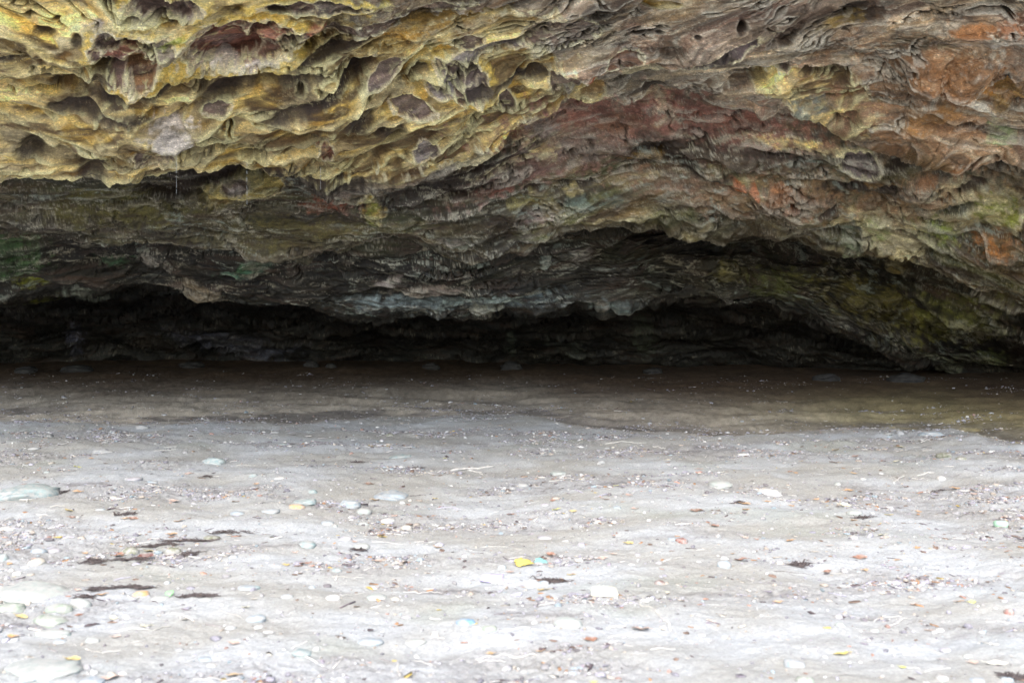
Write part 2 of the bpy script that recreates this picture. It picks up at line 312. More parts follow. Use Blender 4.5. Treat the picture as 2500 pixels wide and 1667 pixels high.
# named features read off the photo. w: bare stone window with pale rim; h: sooty hole, undercuts with painted shade; c: colour patch; b: bulge
RB=(.27,.13,.085); GB=(.22,.18,.15); OR=(.34,.17,.085); DR=(.24,.085,.05); WH=(.60,.57,.48); DK=(.028,.018,.012); EM=(.05,.11,.055); YG=(.30,.32,.07)
TL=(.19,.23,.19); PU=(.18,.135,.105); BR=(.26,.15,.07); YW=(.55,.47,.17); GY=(.30,.28,.25); CY=(.32,.38,.35)
FE = [('c',1500,300,430,80,-2,0,(.24,.12,.095)),('c',1300,365,240,70,15,0,(.21,.125,.10)),('c',1130,425,170,34,12,0,(.19,.12,.10)),('c',2150,240,300,170,-8,0,(.26,.155,.09)),('c',2060,440,330,70,-8,0,(.23,.15,.085)),('c',1700,430,260,40,0,0,(.22,.14,.095)),('c',1700,90,200,50,20,0,(.30,.24,.19)),
 ('c',950,60,200,20,12,0,(.30,.20,.07)),('c',330,455,260,40,3,0,(.10,.09,.03)),('c',700,530,300,30,0,0,(.10,.085,.035)),('c',150,425,260,14,2,0,(.03,.028,.015)),('c',470,398,240,24,1,0,(.022,.014,.010)),('c',640,412,260,16,-1,0,(.025,.017,.012)),('c',960,440,190,26,14,0,(.025,.018,.014)),('c',1080,385,110,16,20,0,(.03,.022,.017)),('c',1240,330,60,20,30,0,(.05,.035,.03)),  # near-black patches below the yellow lip: undercut shade put into the colour
 ('c',1560,340,120,34,0,0,(.035,.022,.014)),('c',1700,345,200,14,-3,0,(.045,.03,.016)),('c',2020,350,180,20,-8,0,(.05,.045,.022)),('c',1980,410,120,20,-4,0,(.03,.022,.016)),
 ('c',1780,205,1,1,0,0,(.3,.3,.2)),('W',305,108,80,62,-8,.13,(.22,.15,.12)),('W',545,98,135,58,8,.14,(.24,.14,.10)),('W',385,0,90,26,0,.12,(.17,.13,.12)),('W',1060,165,60,34,-10,.10,(.22,.19,.17)),('W',720,-2,120,14,3,.08,(.18,.14,.12)),('w',298,95,52,42,0,.10,RB),('w',330,135,38,42,-15,.10,BR),('w',262,70,30,28,0,.08,PU),('w',380,95,40,38,20,.06,(.27,.24,.17)),('c',410,70,34,9,12,0,(.33,.40,.08)),
 ('w',520,105,85,45,5,.12,RB),('w',625,75,60,34,10,.10,RB),('b',625,74,44,24,8,.07,(.42,.22,.14)),('w',700,72,55,22,12,.10,PU),('b',728,46,26,14,15,.05,(.36,.14,.08)),
 ('c',520,150,55,9,0,0,WH),('c',600,140,40,8,12,0,WH),('w',385,2,75,20,0,.10,PU),('w',690,0,40,12,0,.06,PU),('c',250,40,65,16,-10,0,GY),
 ('w',1065,152,46,24,-15,.09,GB),('w',1040,165,25,14,0,.06,PU),('w',1047,198,12,14,0,.08,PU),('w',1010,190,34,20,25,.05,GY),('w',942,238,48,15,3,.08,PU),('w',1163,228,19,18,0,.09,PU),('w',975,340,30,18,8,.07,GY),
 ('w',750,330,20,24,0,.04,DR),('w',728,305,9,8,0,.03,DR),('w',497,238,34,9,8,.06,PU),('c',392,268,70,24,0,0,WH),('b',405,285,50,18,0,.05,WH),('w',362,322,55,12,0,.06,PU),('c',385,336,42,12,0,0,(.5,.43,.27)),
 ('w',880,45,200,12,10,.05,PU),('w',895,160,60,10,22,.05,PU),('w',1110,115,110,14,12,.04,GY),
 ('h',105,70,34,14,5,.10,DK),('h',185,78,16,15,0,.09,DK),('h',235,152,20,34,-35,.10,DK),('h',262,206,26,30,0,.12,DK),('h',85,205,60,12,-8,.12,DK),('h',130,228,20,8,0,.07,DK),('h',78,322,36,26,0,.16,DK),
 ('h',200,250,150,9,5,.10,DK),('h',215,358,36,26,10,.08,DK),('h',20,150,60,10,15,.07,DK),('h',330,205,120,9,12,.10,DK),('h',600,195,220,13,14,.16,DK),('h',700,225,110,13,20,.12,DK),('h',690,270,80,12,14,.09,DK),
 ('h',830,255,40,22,35,.13,DK),('h',760,115,120,10,28,.12,DK),('h',910,100,65,16,12,.15,DK),('h',820,165,110,12,28,.12,DK),('h',640,10,30,8,0,.06,DK),('h',905,290,44,17,10,.10,DK),('h',960,40,60,10,8,.07,DK),
 ('h',1215,90,28,11,0,.06,(.16,.10,.03)),('c',1180,55,70,24,8,0,(.25,.17,.06)),('c',1010,50,140,20,9,0,(.26,.17,.05)),('c',930,85,60,18,8,0,(.42,.25,.06)),('b',870,118,75,26,18,.13,(.42,.32,.12)),('c',848,130,26,12,0,0,(.58,.58,.42)),
 ('b',1020,60,130,24,10,.08,None),('b',880,215,70,22,5,.06,(.62,.55,.30)),('b',1150,190,100,22,12,.08,None),('h',1130,185,90,7,10,.08,DK),('h',1230,168,70,7,8,.09,DK),
 ('h',1690,45,12,19,-10,.20,DK),('h',1960,28,62,13,18,.14,DK),('c',1930,55,70,14,15,0,(.20,.14,.05)),('h',1860,172,24,11,0,.09,(.05,.03,.012)),('h',1925,178,32,14,-5,.10,(.05,.03,.012)),('h',1800,165,18,8,0,.06,DK),
 ('h',1590,68,9,6,0,.06,DK),('h',1475,73,36,5,5,.07,DK),('h',1510,70,14,6,0,.07,DK),('h',1655,107,8,6,0,.06,DK),('h',2080,20,60,9,15,.08,PU),
 ('b',1345,172,32,22,15,.07,(.36,.13,.07)),('w',1300,175,45,26,10,.09,PU),('w',1430,128,44,16,12,.05,(.26,.15,.10)),('w',1290,70,90,30,10,.07,PU),('w',1600,138,95,14,14,.06,PU),('w',1660,110,90,12,15,.05,(.13,.10,.095)),('w',1070,95,40,12,5,.05,PU),
 ('c',1860,235,50,24,0,0,TL),('w',1965,340,50,24,-5,.09,(.16,.13,.12)),
 ('b',2232,52,62,22,8,.05,OR),('b',2320,42,50,26,8,.05,(.33,.17,.10)),('b',2160,150,130,46,-6,.08,(.25,.13,.065)),('b',2250,165,75,34,0,.06,(.29,.165,.09)),('b',2160,236,75,20,-12,.06,(.36,.20,.09)),('b',2100,170,70,30,0,.05,(.20,.13,.08)),
 ('b',2260,205,60,22,-5,.05,(.36,.19,.07)),('b',2320,230,50,30,0,.04,(.30,.19,.08)),('c',2260,240,60,10,-35,0,WH),('c',2180,205,90,6,10,0,WH),('c',2260,90,110,8,4,0,GY),
 ('b',2240,355,70,20,-25,.05,(.32,.17,.09)),('b',2140,300,70,14,-18,.03,(.24,.16,.09)),('c',2300,300,40,20,-30,0,(.30,.36,.2)),
 ('c',1560,275,260,34,-2,0,(.24,.125,.10)),('c',1290,285,120,40,12,0,(.25,.13,.10)),('b',1650,280,120,18,-3,.06,(.24,.12,.09)),('b',1420,300,70,18,5,.04,(.27,.15,.10)),('c',1250,300,30,50,50,0,GY),
 ('h',1500,345,75,26,5,.26,DK),('h',1560,370,60,22,-20,.20,DK),('c',1490,375,45,15,15,0,(.20,.12,.03)),('h',1370,375,18,8,0,.08,DK),('h',1600,395,70,9,0,.08,DK),('h',1770,330,120,9,-3,.10,DK),('h',2080,345,70,10,-5,.11,DK),('h',1990,400,110,14,-3,.13,DK),
 ('b',1130,418,110,22,13,.12,(.17,.12,.095)),('c',1350,350,90,36,10,0,GB),('h',1000,455,150,20,12,.22,DK),('h',1060,390,110,9,16,.12,DK),('h',1330,440,40,10,5,.09,DK),('h',1230,445,30,9,8,.08,DK),
 ('h',430,388,170,20,1,.42,DK),('h',590,402,170,13,-2,.30,DK),('h',380,440,90,12,0,.15,DK),('h',480,420,120,8,8,.10,DK),('b',560,436,85,22,2,.10,YW),('w',540,428,36,9,0,.04,PU),('c',545,432,20,6,0,0,WH),('c',770,468,60,20,2,0,(.25,.09,.06)),('c',720,482,40,10,0,0,(.24,.09,.06)),('c',790,425,60,12,0,0,GB),  # long dark slits below the yellow lip carry painted shade
 ('c',860,475,16,40,0,0,YG),('c',265,598,48,17,0,0,EM),('c',245,590,26,10,0,0,EM),('c',585,592,48,11,5,0,EM),('c',560,602,60,8,0,0,(.09,.16,.11)),('c',25,590,80,50,0,0,(.07,.13,.05)),('c',100,650,60,14,8,0,YG),('b',470,640,60,17,-12,.05,(.21,.17,.12)),('b',345,600,26,22,0,.07,GY),('c',350,590,40,30,0,0,GY),
 ('c',1150,440,60,14,8,0,(.26,.12,.09)),('c',1225,475,60,18,5,0,(.25,.22,.10)),('c',1330,478,45,20,0,0,TL),('c',1410,470,30,16,0,0,TL),('c',1320,455,20,12,0,0,(.5,.42,.22)),('c',1050,560,60,14,5,0,GY),('c',1230,515,50,14,5,0,(.26,.2,.18)),
 ('b',1690,403,17,12,0,.03,(.36,.13,.06)),('b',1722,403,14,12,0,.03,(.36,.13,.06)),('b',1790,405,36,20,0,.04,(.30,.15,.08)),('b',1690,440,34,20,0,.04,(.21,.15,.09)),('b',1765,440,44,18,0,.04,(.22,.14,.08)),('b',1810,436,22,12,0,.03,(.33,.13,.06)),('c',1640,440,60,22,0,0,(.20,.14,.09)),
 ('b',2000,395,24,18,0,.03,(.24,.15,.07)),('b',2100,405,50,26,0,.05,(.23,.17,.12)),('b',2130,400,30,18,0,.04,(.30,.17,.10)),('b',2060,445,50,16,0,.05,(.21,.14,.08)),('b',2140,455,40,14,0,.04,(.35,.17,.08)),('b',2000,455,40,16,0,.04,(.23,.15,.09)),
 ('b',2100,490,60,22,0,.05,(.24,.17,.10)),('h',1900,450,26,10,8,.10,DK),('h',2200,475,60,12,8,.12,(.03,.035,.02)),('h',2230,430,40,14,10,.10,DK),('c',2280,490,60,40,0,0,(.20,.24,.05)),('c',2310,515,36,22,0,0,(.30,.34,.07)),('c',2150,520,60,30,-20,0,(.22,.27,.08)),('c',2010,515,40,24,-30,0,(.26,.30,.13)),('c',1925,510,40,16,-20,0,TL),('c',1960,545,30,16,-30,0,(.35,.40,.28)),
 ('c',2290,560,60,30,0,0,(.30,.14,.06)),('c',1050,680,260,18,0,0,(.16,.19,.19)),('c',900,690,120,14,-12,0,(.28,.33,.33)),('c',1060,678,70,9,18,0,CY),('c',1150,665,50,8,0,0,CY),('c',1410,690,70,8,2,0,CY),('b',980,655,90,12,8,.08,GB),('c',880,640,60,8,12,0,(.3,.26,.24)),
 ('b',1120,700,40,12,0,.10,(.25,.25,.2)),('b',1250,690,80,16,4,.12,None),('b',1390,700,26,10,-15,.10,GY),('c',620,665,60,6,8,0,(.3,.33,.32)),('c',200,668,60,6,4,0,(.35,.4,.33)),('c',440,672,80,5,0,0,(.35,.38,.36)),
 ('c',1680,625,50,30,0,0,(.20,.18,.08)),('c',1800,650,90,40,-5,0,(.12,.13,.05)),('c',1330,580,26,20,0,0,GY),('b',1250,600,14,22,-30,.06,(.3,.33,.28)),('c',2050,700,200,60,-15,0,(.16,.14,.05)),('c',2190,720,120,60,0,0,(.16,.16,.05)),
 ('c',170,785,22,36,0,0,(.26,.28,.38)),('c',520,780,150,30,-12,0,(.17,.18,.23)),('c',640,800,60,8,10,0,(.28,.30,.38)),('c',1172,790,14,50,0,0,(.20,.24,.20)),('c',1300,790,60,30,-30,0,(.12,.14,.12)),('c',1480,770,30,50,20,0,(.12,.14,.10)),('h',400,795,120,6,-25,.20,DK),('h',150,742,170,6,-3,.25,DK),
 ('c',2160,820,120,6,-27,0,(.24,.26,.18)),('c',2260,820,60,26,0,0,(.14,.16,.07))]
def features(paint):
    for kind, cx, cy, rx, ry, rot, dep, colr in FE:
        cmin = np.searchsorted(fr, cx-max(rx, ry)*1.8-20); cmax = np.searchsorted(fr, cx+max(rx, ry)*1.8+20)
        sl_ = (slice(None), slice(cmin, cmax)); X = px[sl_]; Yp = py[sl_]; S = seg2[sl_]
        a = math.radians(rot); dx = X-cx; dy = -(Yp-cy)
        r = np.sqrt(((dx*math.cos(a)+dy*math.sin(a))/rx)**2+((-dx*math.sin(a)+dy*math.cos(a))/ry)**2)+.26*WOB[sl_]
        rD = r; r = r+.20*WOBf[sl_]; ok = (S > 1.3)
        if cy < 380: ok &= S < 4.9 if cx < 1000 else S < 6.5
        if not paint:
            lip = ss(.85, 1.05, rD)*(1-ss(1.1, 1.6, rD))*ok
            if kind in 'wW': D[sl_] += dep*(.38 if kind == 'w' else .65)*lip-dep*.45*(1-ss(.72, 1.05, rD))*ok
            elif kind == 'h': D[sl_] -= dep*.8*(1-ss(.2, 1.15, rD))*ok
            elif kind == 'b': D[sl_] += dep*(1-ss(.5, 1.1, rD))*ok*(.85+.3*WOB[sl_])-(.02*ss(.98, 1.04, r)*(1-ss(1.06, 1.14, r))*ok if colr is not None else 0)
            continue
        v = .55+.6*g1[sl_]+.5*VF[sl_]; ca = None if colr is None else np.array(colr, np.float32)
        if kind in 'wW':
            m = (1-ss(.86, .98, r))*ok
            if kind == 'W': A[sl_] = mixc(A[sl_], mixc(C3(.62, .48, .13), C3(.72, .68, .34), y2[sl_]), ss(.95, 1.02, r)*(1-ss(1.2, 1.5, r))*ok*.85)
            cc = mixc(ca*v[..., None], C3(.22, .19, .165)*v[..., None], g3[sl_]*.55); cc = mixc(cc, cc*C3(.45, .4, .4), ss(.1, .3, VF2[sl_]))
            A[sl_] = mixc(A[sl_], cc, m*.95)
            rm = ss(.9, 1.0, r)*(1-ss(1.02, 1.14, r))*ok; A[sl_] = mixc(A[sl_], C3(.64, .60, .42), rm*.75); wet[sl_] = np.maximum(wet[sl_], m*.8)
        elif kind == 'h': A[sl_] = mixc(A[sl_], ca, (1-ss(.55, 1.35, r))*ok*.9)
        elif kind == 'b':
            if colr is not None: A[sl_] = mixc(A[sl_], ca*v[..., None], (1-ss(.75, 1.05, r))*ok*(.92-.6*ss(.05, .3, VF2[sl_])))
        else:
            m = (1-ss(.5, 1.2, r+.5*WOBf[sl_]))*ok; dark = max(colr) < .07
            A[sl_] = mixc(A[sl_], ca*(.2+v)[..., None], m*(.93 if dark else .85*(.25+.75*ss(-.25, .2, VF2[sl_]))))
features(False)
Vcol = Vw+1.3*D; Ucol = Uw+.5*D
# base colours, including shade painted into the deeper zones
g1 = ss(-.45, .45, fbm(Ucol*1.6, Vcol*4.0, 4, 70)); g2 = ss(-.4, .5, fbm(Ucol*.8, Vcol*1.6, 4, 75)); g3 = ss(-.1, .5, fbm(Ucol*2.2, Vcol*7, 5, 79, .6))
A = mixc(C3(.105, .084, .055), C3(.42, .35, .245), g1)
A = mixc(A, C3(.17, .095, .075), g2*.6); A = mixc(A, C3(.21, .145, .085), ss(.0, .4, fbm(Ucol*1.1+5, Vcol*2.4, 4, 87))*.6)
A = mixc(A, C3(.40, .37, .31), g3*.55)
low = ss(5.0, 5.8, seg2); A = mixc(A, A*C3(.66, .68, .56), low)  # darker low beds: own tone plus weaker light put into the colour
gr = ss(.05, .5, fbm(Ucol*.9, Vcol*2.2, 4, 83)); A = mixc(A, C3(.13, .145, .055), gr*.55*low*(1-inner))
fk = ss(.10, .24, fbm(Ucol*4.5, Vcol*11, 5, 181, .7))*ss(-.2, .25, fbm(Ucol*1.1, Vcol*2.2, 4, 185)); A = mixc(A, mixc(C3(.46, .42, .32), C3(.40, .42, .36), g2), fk*(.35+.5*low))
A = A*(1+.20*ss(1000, 1300, px)*(1-ss(3.7, 4.0, seg2)))[..., None]; A = A*(1-.62*ss(4.02, 4.4, seg2)*(1-.95*ss(1150, 1400, px)+.55*ss(1650, 2150, px)))[..., None]; A = A*(1-.86*ss(7.1, 7.7, seg2)+.10*ss(9.3, 9.9, seg2))[..., None]; A = mixc(A, C3(.045, .05, .05), inner*.6)  # shade put into the albedo: below yellow lip, arch recess, back wall
f9 = fbm(Ucol*6, Vcol*10, 5, 131, .65); A = A*(1+.55*f9)[..., None]
vn = np.abs(fbm(Ucol*1.7, Vcol*6.5, 5, 135, .62)); vein = (1-ss(.0, .045, vn))*ss(-.2, .3, fbm(Ucol*1.3, Vcol*2, 3, 139)); A = mixc(A, C3(.46, .43, .35), vein*.75*(1-.4*low))
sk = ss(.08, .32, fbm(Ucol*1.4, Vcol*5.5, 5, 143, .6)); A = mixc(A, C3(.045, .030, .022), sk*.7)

y1 = ss(-.45, .5, fbm(Ucol*1.9, Vcol*4.5, 5, 90, .55)); y2 = ss(.0, .55, fbm(Ucol*1.3+3, Vcol*3.2, 4, 95)); y3 = ss(.12, .5, fbm(Ucol*1.1, Vcol*2.8, 4, 99))
Y = mixc(C3(.25, .155, .03), C3(.74, .55, .155), y1); Y = mixc(Y, C3(.74, .64, .27), y2*.5); Y = mixc(Y, C3(.10, .055, .018), y3*.6)
f8 = fbm(Ucol*7, Vcol*15, 5, 151, .65); Y = Y*(1+.6*f8)[..., None]
og = ss(.05, .4, fbm(Ucol*2.6, Vcol*6, 5, 155, .6)); Y = mixc(Y, C3(.34, .20, .045), og*.6)
so = ss(.0, .22, fbm(Ucol*1.15, Vcol*5.2, 5, 159, .6)); Y = mixc(Y, C3(.045, .026, .012), so*.85)

crest = (1-ss(.02, .22, s2-s1))*.7+(1-ss(.02, .25, b2-b1))*.8
Y = mixc(Y, mixc(C3(.74, .66, .30), C3(.76, .70, .44), y2), np.clip(crest, 0, 1)*.65*ss(-.4, .1, fbm(Ucol*2, Vcol*4, 3, 197)))
pb = sc1*(_R2[sid] > .38)*ss(.45, .9, sc1)+sc2*(_R1[bid] > .6)*ss(.6, 1, sc2)*.6; Y = mixc(Y, mixc(C3(.17, .10, .025), C3(.06, .035, .015), g2), np.clip(pb, 0, 1)*.9)
A = mixc(A, Y, np.clip(li*1.15, 0, 1))
pale = li*ss(.25, .5, bil)*.35; A = mixc(A, C3(.66, .60, .34), pale)
rim = ss(.06, .35, li)*(1-ss(.45, .85, li))*(seg2 < 7); A = mixc(A, C3(.62, .60, .42), rim*.6)
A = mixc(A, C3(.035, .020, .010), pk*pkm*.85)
wet = ss(.15, .5, fbm(Ucol*1.1, Vcol*2.0, 3, 103))*.6+.4*ss(.3, .6, g3)
rs = li*0
VF = fbm(Ucol*5, Vcol*11, 5, 171, .65); VF2 = fbm(Ucol*3.3+9, Vcol*8, 5, 175, .65)
MA = fbm(Ucol*.75, Vcol*1.9, 4, 431, .55); A = A*np.exp(1.5*MA*(1-.45*li))[..., None]
mb = ss(.07, .27, fbm(Ucol*.95, Vcol*2.3, 5, 435, .58))*li*ss(1.4, 1.8, seg2); A = mixc(A, C3(.075, .042, .014), mb*.85)
features(True)
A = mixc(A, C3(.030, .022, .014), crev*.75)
ve2 = (1-ss(.0, .030, np.abs(fbm(Ucol*2.6, Vcol*5.2, 5, 423, .6))))*ss(-.1, .25, fbm(Ucol*1.2, Vcol*1.9, 3, 427)); A = mixc(A, mixc(C3(.55, .52, .42), C3(.72, .68, .38), li), ve2*.40*(1-ss(7, 8, seg2)*.75)*(1-crev))
fl = ss(.12, .26, fbm(Ucol*3.6, Vcol*11, 5, 187, .68))*ss(-.15, .3, fbm(Ucol*.9, Vcol*2.6, 4, 189))*ss(4.3, 5, seg2)*(1-ss(10, 11, seg2)*.8)
A = mixc(A, mixc(C3(.40, .37, .28), C3(.32, .36, .31), ss(-.3, .3, fbm(Ucol, Vcol, 3, 190))), fl*.55)
# mineral crust on the proud edges of the beds
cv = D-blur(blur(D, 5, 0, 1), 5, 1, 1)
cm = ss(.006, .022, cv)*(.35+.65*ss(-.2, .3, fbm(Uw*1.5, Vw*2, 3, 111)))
A = A*(1-.45*ss(9.6, 10.4, seg2))[..., None]*(1-li[..., None]*C3(-.02, .045, .0)); lum = A.mean(-1); A = np.clip(lum[..., None]+(A-lum[..., None])*(1.25-.15*li)[..., None], .003, .85); A = mixc(A, mixc(C3(.54, .50, .40), C3(.68, .64, .34), li), cm*(.62-.30*inner)*(1-.35*low)*(.12+.88*ss(.02, .12, lum)))  # back wall dimmed again, its shade painted into the albedo
# ragged lips
for kk, am in ((4, .05), (7, .055), (10, .05)):
    win = ss(kk-.35, kk-.02, seg2)*(1-ss(kk+.15, kk+.6, seg2))
    D += win*.8*am*fbm(U*2.6, V*1.5+kk, 4, 300+kk, .62); Dz = win*am*1.5*fbm(U*1.5, V*.9, 5, 310+kk, .6)
    P[..., 2] += Dz
# sides of the cave come down to the sand outside the picture
Pd = P+nrm*D[..., None]
edge_x = 4.2+.62*Pd[..., 1]
t = ss(0, 1.6, np.abs(Pd[..., 0])-edge_x)*ss(5.2, 6.2, Pd[..., 1])
Pd[..., 2] = Pd[..., 2]*(1-t)+(-.5)*t
flow = np.stack([U*.8, Vw*1.7, .15*P[..., 1]], -1)
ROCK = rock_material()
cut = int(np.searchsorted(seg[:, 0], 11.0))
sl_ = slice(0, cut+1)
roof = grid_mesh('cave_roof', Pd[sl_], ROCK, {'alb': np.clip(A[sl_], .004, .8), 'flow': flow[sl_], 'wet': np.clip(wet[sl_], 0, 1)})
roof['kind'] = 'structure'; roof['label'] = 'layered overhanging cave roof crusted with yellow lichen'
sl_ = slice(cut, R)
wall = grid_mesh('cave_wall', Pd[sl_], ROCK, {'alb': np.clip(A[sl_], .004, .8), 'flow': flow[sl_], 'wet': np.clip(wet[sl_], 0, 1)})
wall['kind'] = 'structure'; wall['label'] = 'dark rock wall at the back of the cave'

# ------------------------------------------------------------------ the sand
crest_px = np.array([-900, 0, 150, 300, 480, 700, 850, 1000, 1180, 1250, 1300, 1500, 1650, 1900, 2150, 2250, 2352, 3300], float)
crest_py = np.array([975, 972, 976, 985, 974, 980, 966, 962, 957, 966, 982, 1000, 1006, 992, 986, 1008, 1028, 1060], float)
def crest_d(xp): return (EYE-.10)*F/(np.interp(xp, crest_px, crest_py)-HY)
def mats(x, y):            # belts of wrack and gravel left by the tide
    xr = x+.25*y
    n = fbm(xr*.45, y*1.3, 4, 201); n2 = fbm(xr*1.4, y*3.2, 4, 205)
    return ss(-.05, .40, n+.45*n2+.12*ss(2, 5, x)*ss(12, 9, y)+.05)
def ground_z(x, y):
    x = np.asarray(x, np.float32); y = np.asarray(y, np.float32)
    yy = np.maximum(y, 2.5); xp = CX+x/yy*F
    c = crest_d(np.clip(xp, -900, 3300))+.12*fbm(x*1.6, x*0, 4, 210)
    back = ss(0, 1.1, y-c); front = ss(-5.5, -.2, y-c)
    z = -.02+.12*front-.075*back*(1+.8*ss(-1, 3, x))+.02*fbm(x*2.2, y*2.5, 4, 238)*ss(-2, 0, y-c)*(1-ss(1, 3, y-c))+.24*ss(.5, 6.0, y-c)+.09*fbm(x*.6, y*.3, 4, 233)*ss(14.5, 18.5, y)+.045*(1-2.4*np.abs(fbm(x*.35, y*.9, 3, 234)))*back*(1-ss(2.5, 4.5, y-c))
    a = (1-back)
    z = z+a*(.045*fbm(x*.6, y*.9, 3, 215)+.022*fbm(x*1.9, y*2.8, 4, 220)+.035*ss(1, 4, x)*ss(7, 10, y)*fbm(x*1.4, y*1.8, 4, 222))
    z = z+(.25+.75*a)*(.006*fbm(x*7, y*9, 3, 225))+back*(.025*fbm(x*.8, y*.9, 4, 229)+.018*fbm(x*3.1, y*2.6, 4, 236, .6))
    z = z+a*mats(x, y)*.012*fbm(x*18, y*18, 3, 230)+a*.012*np.clip(fbm(x*3.1, y*3.3, 4, 241, .6), -1, .35)
    return z*ss(-6, -1, y)*(1-ss(25, 40, y))+(-.6)*(1-ss(-60, -8, y))
ys = [3.1]
while ys[-1] < 21: ys.append(ys[-1]+max(.0045, .00042*ys[-1]**2*.9))
ys = np.array(ys)
yb = 3.1-np.concatenate([np.geomspace(.02, 900, 60)])[::-1]; yf = ys[-1]+np.geomspace(.3, 900, 25)
yy = np.concatenate([yb, ys, yf])
aa = np.linspace(-.62, .62, 1250); aa = np.concatenate([-.62-np.geomspace(.002, 300, 30)[::-1], aa, .62+np.geomspace(.002, 300, 30)])
YY, AA = np.meshgrid(yy, aa, indexing='ij'); XX = AA*np.maximum(YY, 3.0)
Z = ground_z(XX, YY)
G = np.stack([XX, YY, Z], -1).astype(np.float32)
xp = CX+XX/np.maximum(YY, 2.5)*F
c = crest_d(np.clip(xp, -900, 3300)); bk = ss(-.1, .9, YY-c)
n1 = ss(-.4, .4, fbm(XX*.9, YY*1.6, 4, 240)); n2 = ss(-.3, .4, fbm(XX*5, YY*8, 4, 243, .6)); mt = mats(XX, YY)*(1-bk)
GA = mixc(C3(.350, .345, .310), C3(.420, .435, .430), n1)
GA = mixc(GA, C3(.295, .29, .275), mt*(.35+.5*n2))
dk = ss(.25, .5, fbm(XX*1.1, YY*5, 5, 250, .6))*mt; GA = mixc(GA, C3(.10, .085, .09), dk*.5)
gm = ss(.3, .55, fbm(XX*.7, YY*1.1, 3, 255)); GA = mixc(GA, C3(.30, .33, .27), gm*.3*(1-bk))
GA = mixc(GA, mixc(mixc(C3(.54, .475, .37), C3(.40, .34, .17), ss(1.5, 5.5, XX)), C3(.13, .085, .05), ss(1.0, 5.2, YY-c+.5*fbm(XX*.5, YY, 3, 259))), bk)  # browner damp sand behind; light falloff and olive bounce also painted in
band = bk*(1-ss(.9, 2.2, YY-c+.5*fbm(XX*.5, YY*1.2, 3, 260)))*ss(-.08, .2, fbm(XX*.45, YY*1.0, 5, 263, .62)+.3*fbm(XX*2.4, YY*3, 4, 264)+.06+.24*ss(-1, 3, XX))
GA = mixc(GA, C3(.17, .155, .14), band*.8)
st = ss(-.1, .5, fbm(XX*.7, YY*1.2, 5, 266, .6))*bk; GA = mixc(GA, GA*.84, st); GA = GA*(1+bk*.5*fbm(XX*2.6, YY*2.6, 5, 269, .65)+bk*.25*fbm(XX*14, YY*7, 3, 271))[..., None]
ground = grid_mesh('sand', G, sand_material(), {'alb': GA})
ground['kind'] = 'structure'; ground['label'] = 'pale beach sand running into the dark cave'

# ------------------------------------------------------------------ placing things on the sand
def on_sand(sx, sy):       # photo pixel (2500 wide) -> point of the sand
    dx = (sx-1250)/2431.; dz = -(sy-727)/2431.
    y = np.linspace(3.2, 22, 4000); zz = EYE+dz*y; g = ground_z(dx*y, y)
    i = int(np.argmax(zz <= g)); 
    if zz[i] > g[i]: i = len(y)-1
    return float(dx*y[i]), float(y[i]), float(g[i])
TO = {1: (0, 950), 2: (620, 950), 3: (1240, 950), 4: (1860, 950), 5: (0, 1300), 6: (620, 1300), 7: (1240, 1300), 8: (1860, 1300)}
TS = 640/2352.
def T(t, x, y): return TO[t][0]+x*TS, TO[t][1]+y*TS
def tag(o, label, cat, group=None, kind=None):
    o['label'] = label; o['category'] = cat
    if group: o['group'] = group
    if kind: o['kind'] = kind
    return o
def ico(sub):
    import bmesh
    bm = bmesh.new(); bmesh.ops.create_icosphere(bm, subdivisions=sub, radius=1)
    v = np.array([q.co[:] for q in bm.verts]); f = np.array([[q.index for q in p.verts] for p in bm.faces]); bm.free(); return v, f
ICO3 = ico(3); ICO4 = ico(4); ICO1 = ico(1); ICO2 = ico(2)
def mesh_from(name, v, f, mat, smooth=True, alb=None):
    me = bpy.data.meshes.new(name); f = np.asarray(f, np.int32); k = f.shape[1]
    me.vertices.add(len(v)); me.vertices.foreach_set('co', np.asarray(v, np.float32).ravel())
    me.loops.add(f.size); me.loops.foreach_set('vertex_index', f.ravel())
    me.polygons.add(len(f)); me.polygons.foreach_set('loop_start', np.arange(0, f.size, k, dtype=np.int32))
    me.update(calc_edges=True)
    if smooth: me.polygons.foreach_set('use_smooth', np.ones(len(f), bool))
    if alb is not None:
        c = np.ones((len(v), 4), np.float32); c[:, :3] = alb; me.attributes.new('alb', 'FLOAT_COLOR', 'POINT').data.foreach_set('color', c.ravel())
    me.materials.append(mat); return me
_seed = [0]
def pebble_mesh(name, mat, rx, ry, rz, rough=.12, big=False):
    _seed[0] += 1; s = _seed[0]; v, f = (ICO4 if big else ICO3); v = v.copy()
    sq = np.sign(v)*np.abs(v)**.86
    d = 1+rough*fbm(v[:, 0]*1.1+s*3.1, v[:, 1]*1.1+v[:, 2]*1.7, 4, s % 50)+rough*.5*fbm(v[:, 2]*2.3+s, v[:, 0]*2.3-v[:, 1], 3, s % 41)
    v = sq*d[:, None]*np.array([rx, ry, rz]); return mesh_from(name, v, f, mat)
def place(name, me, loc, rz=0, rx=0, ry=0):
    o = bpy.data.objects.new(name, me); COL.objects.link(o); o.location = loc; o.rotation_euler = (rx, ry, rz); return o
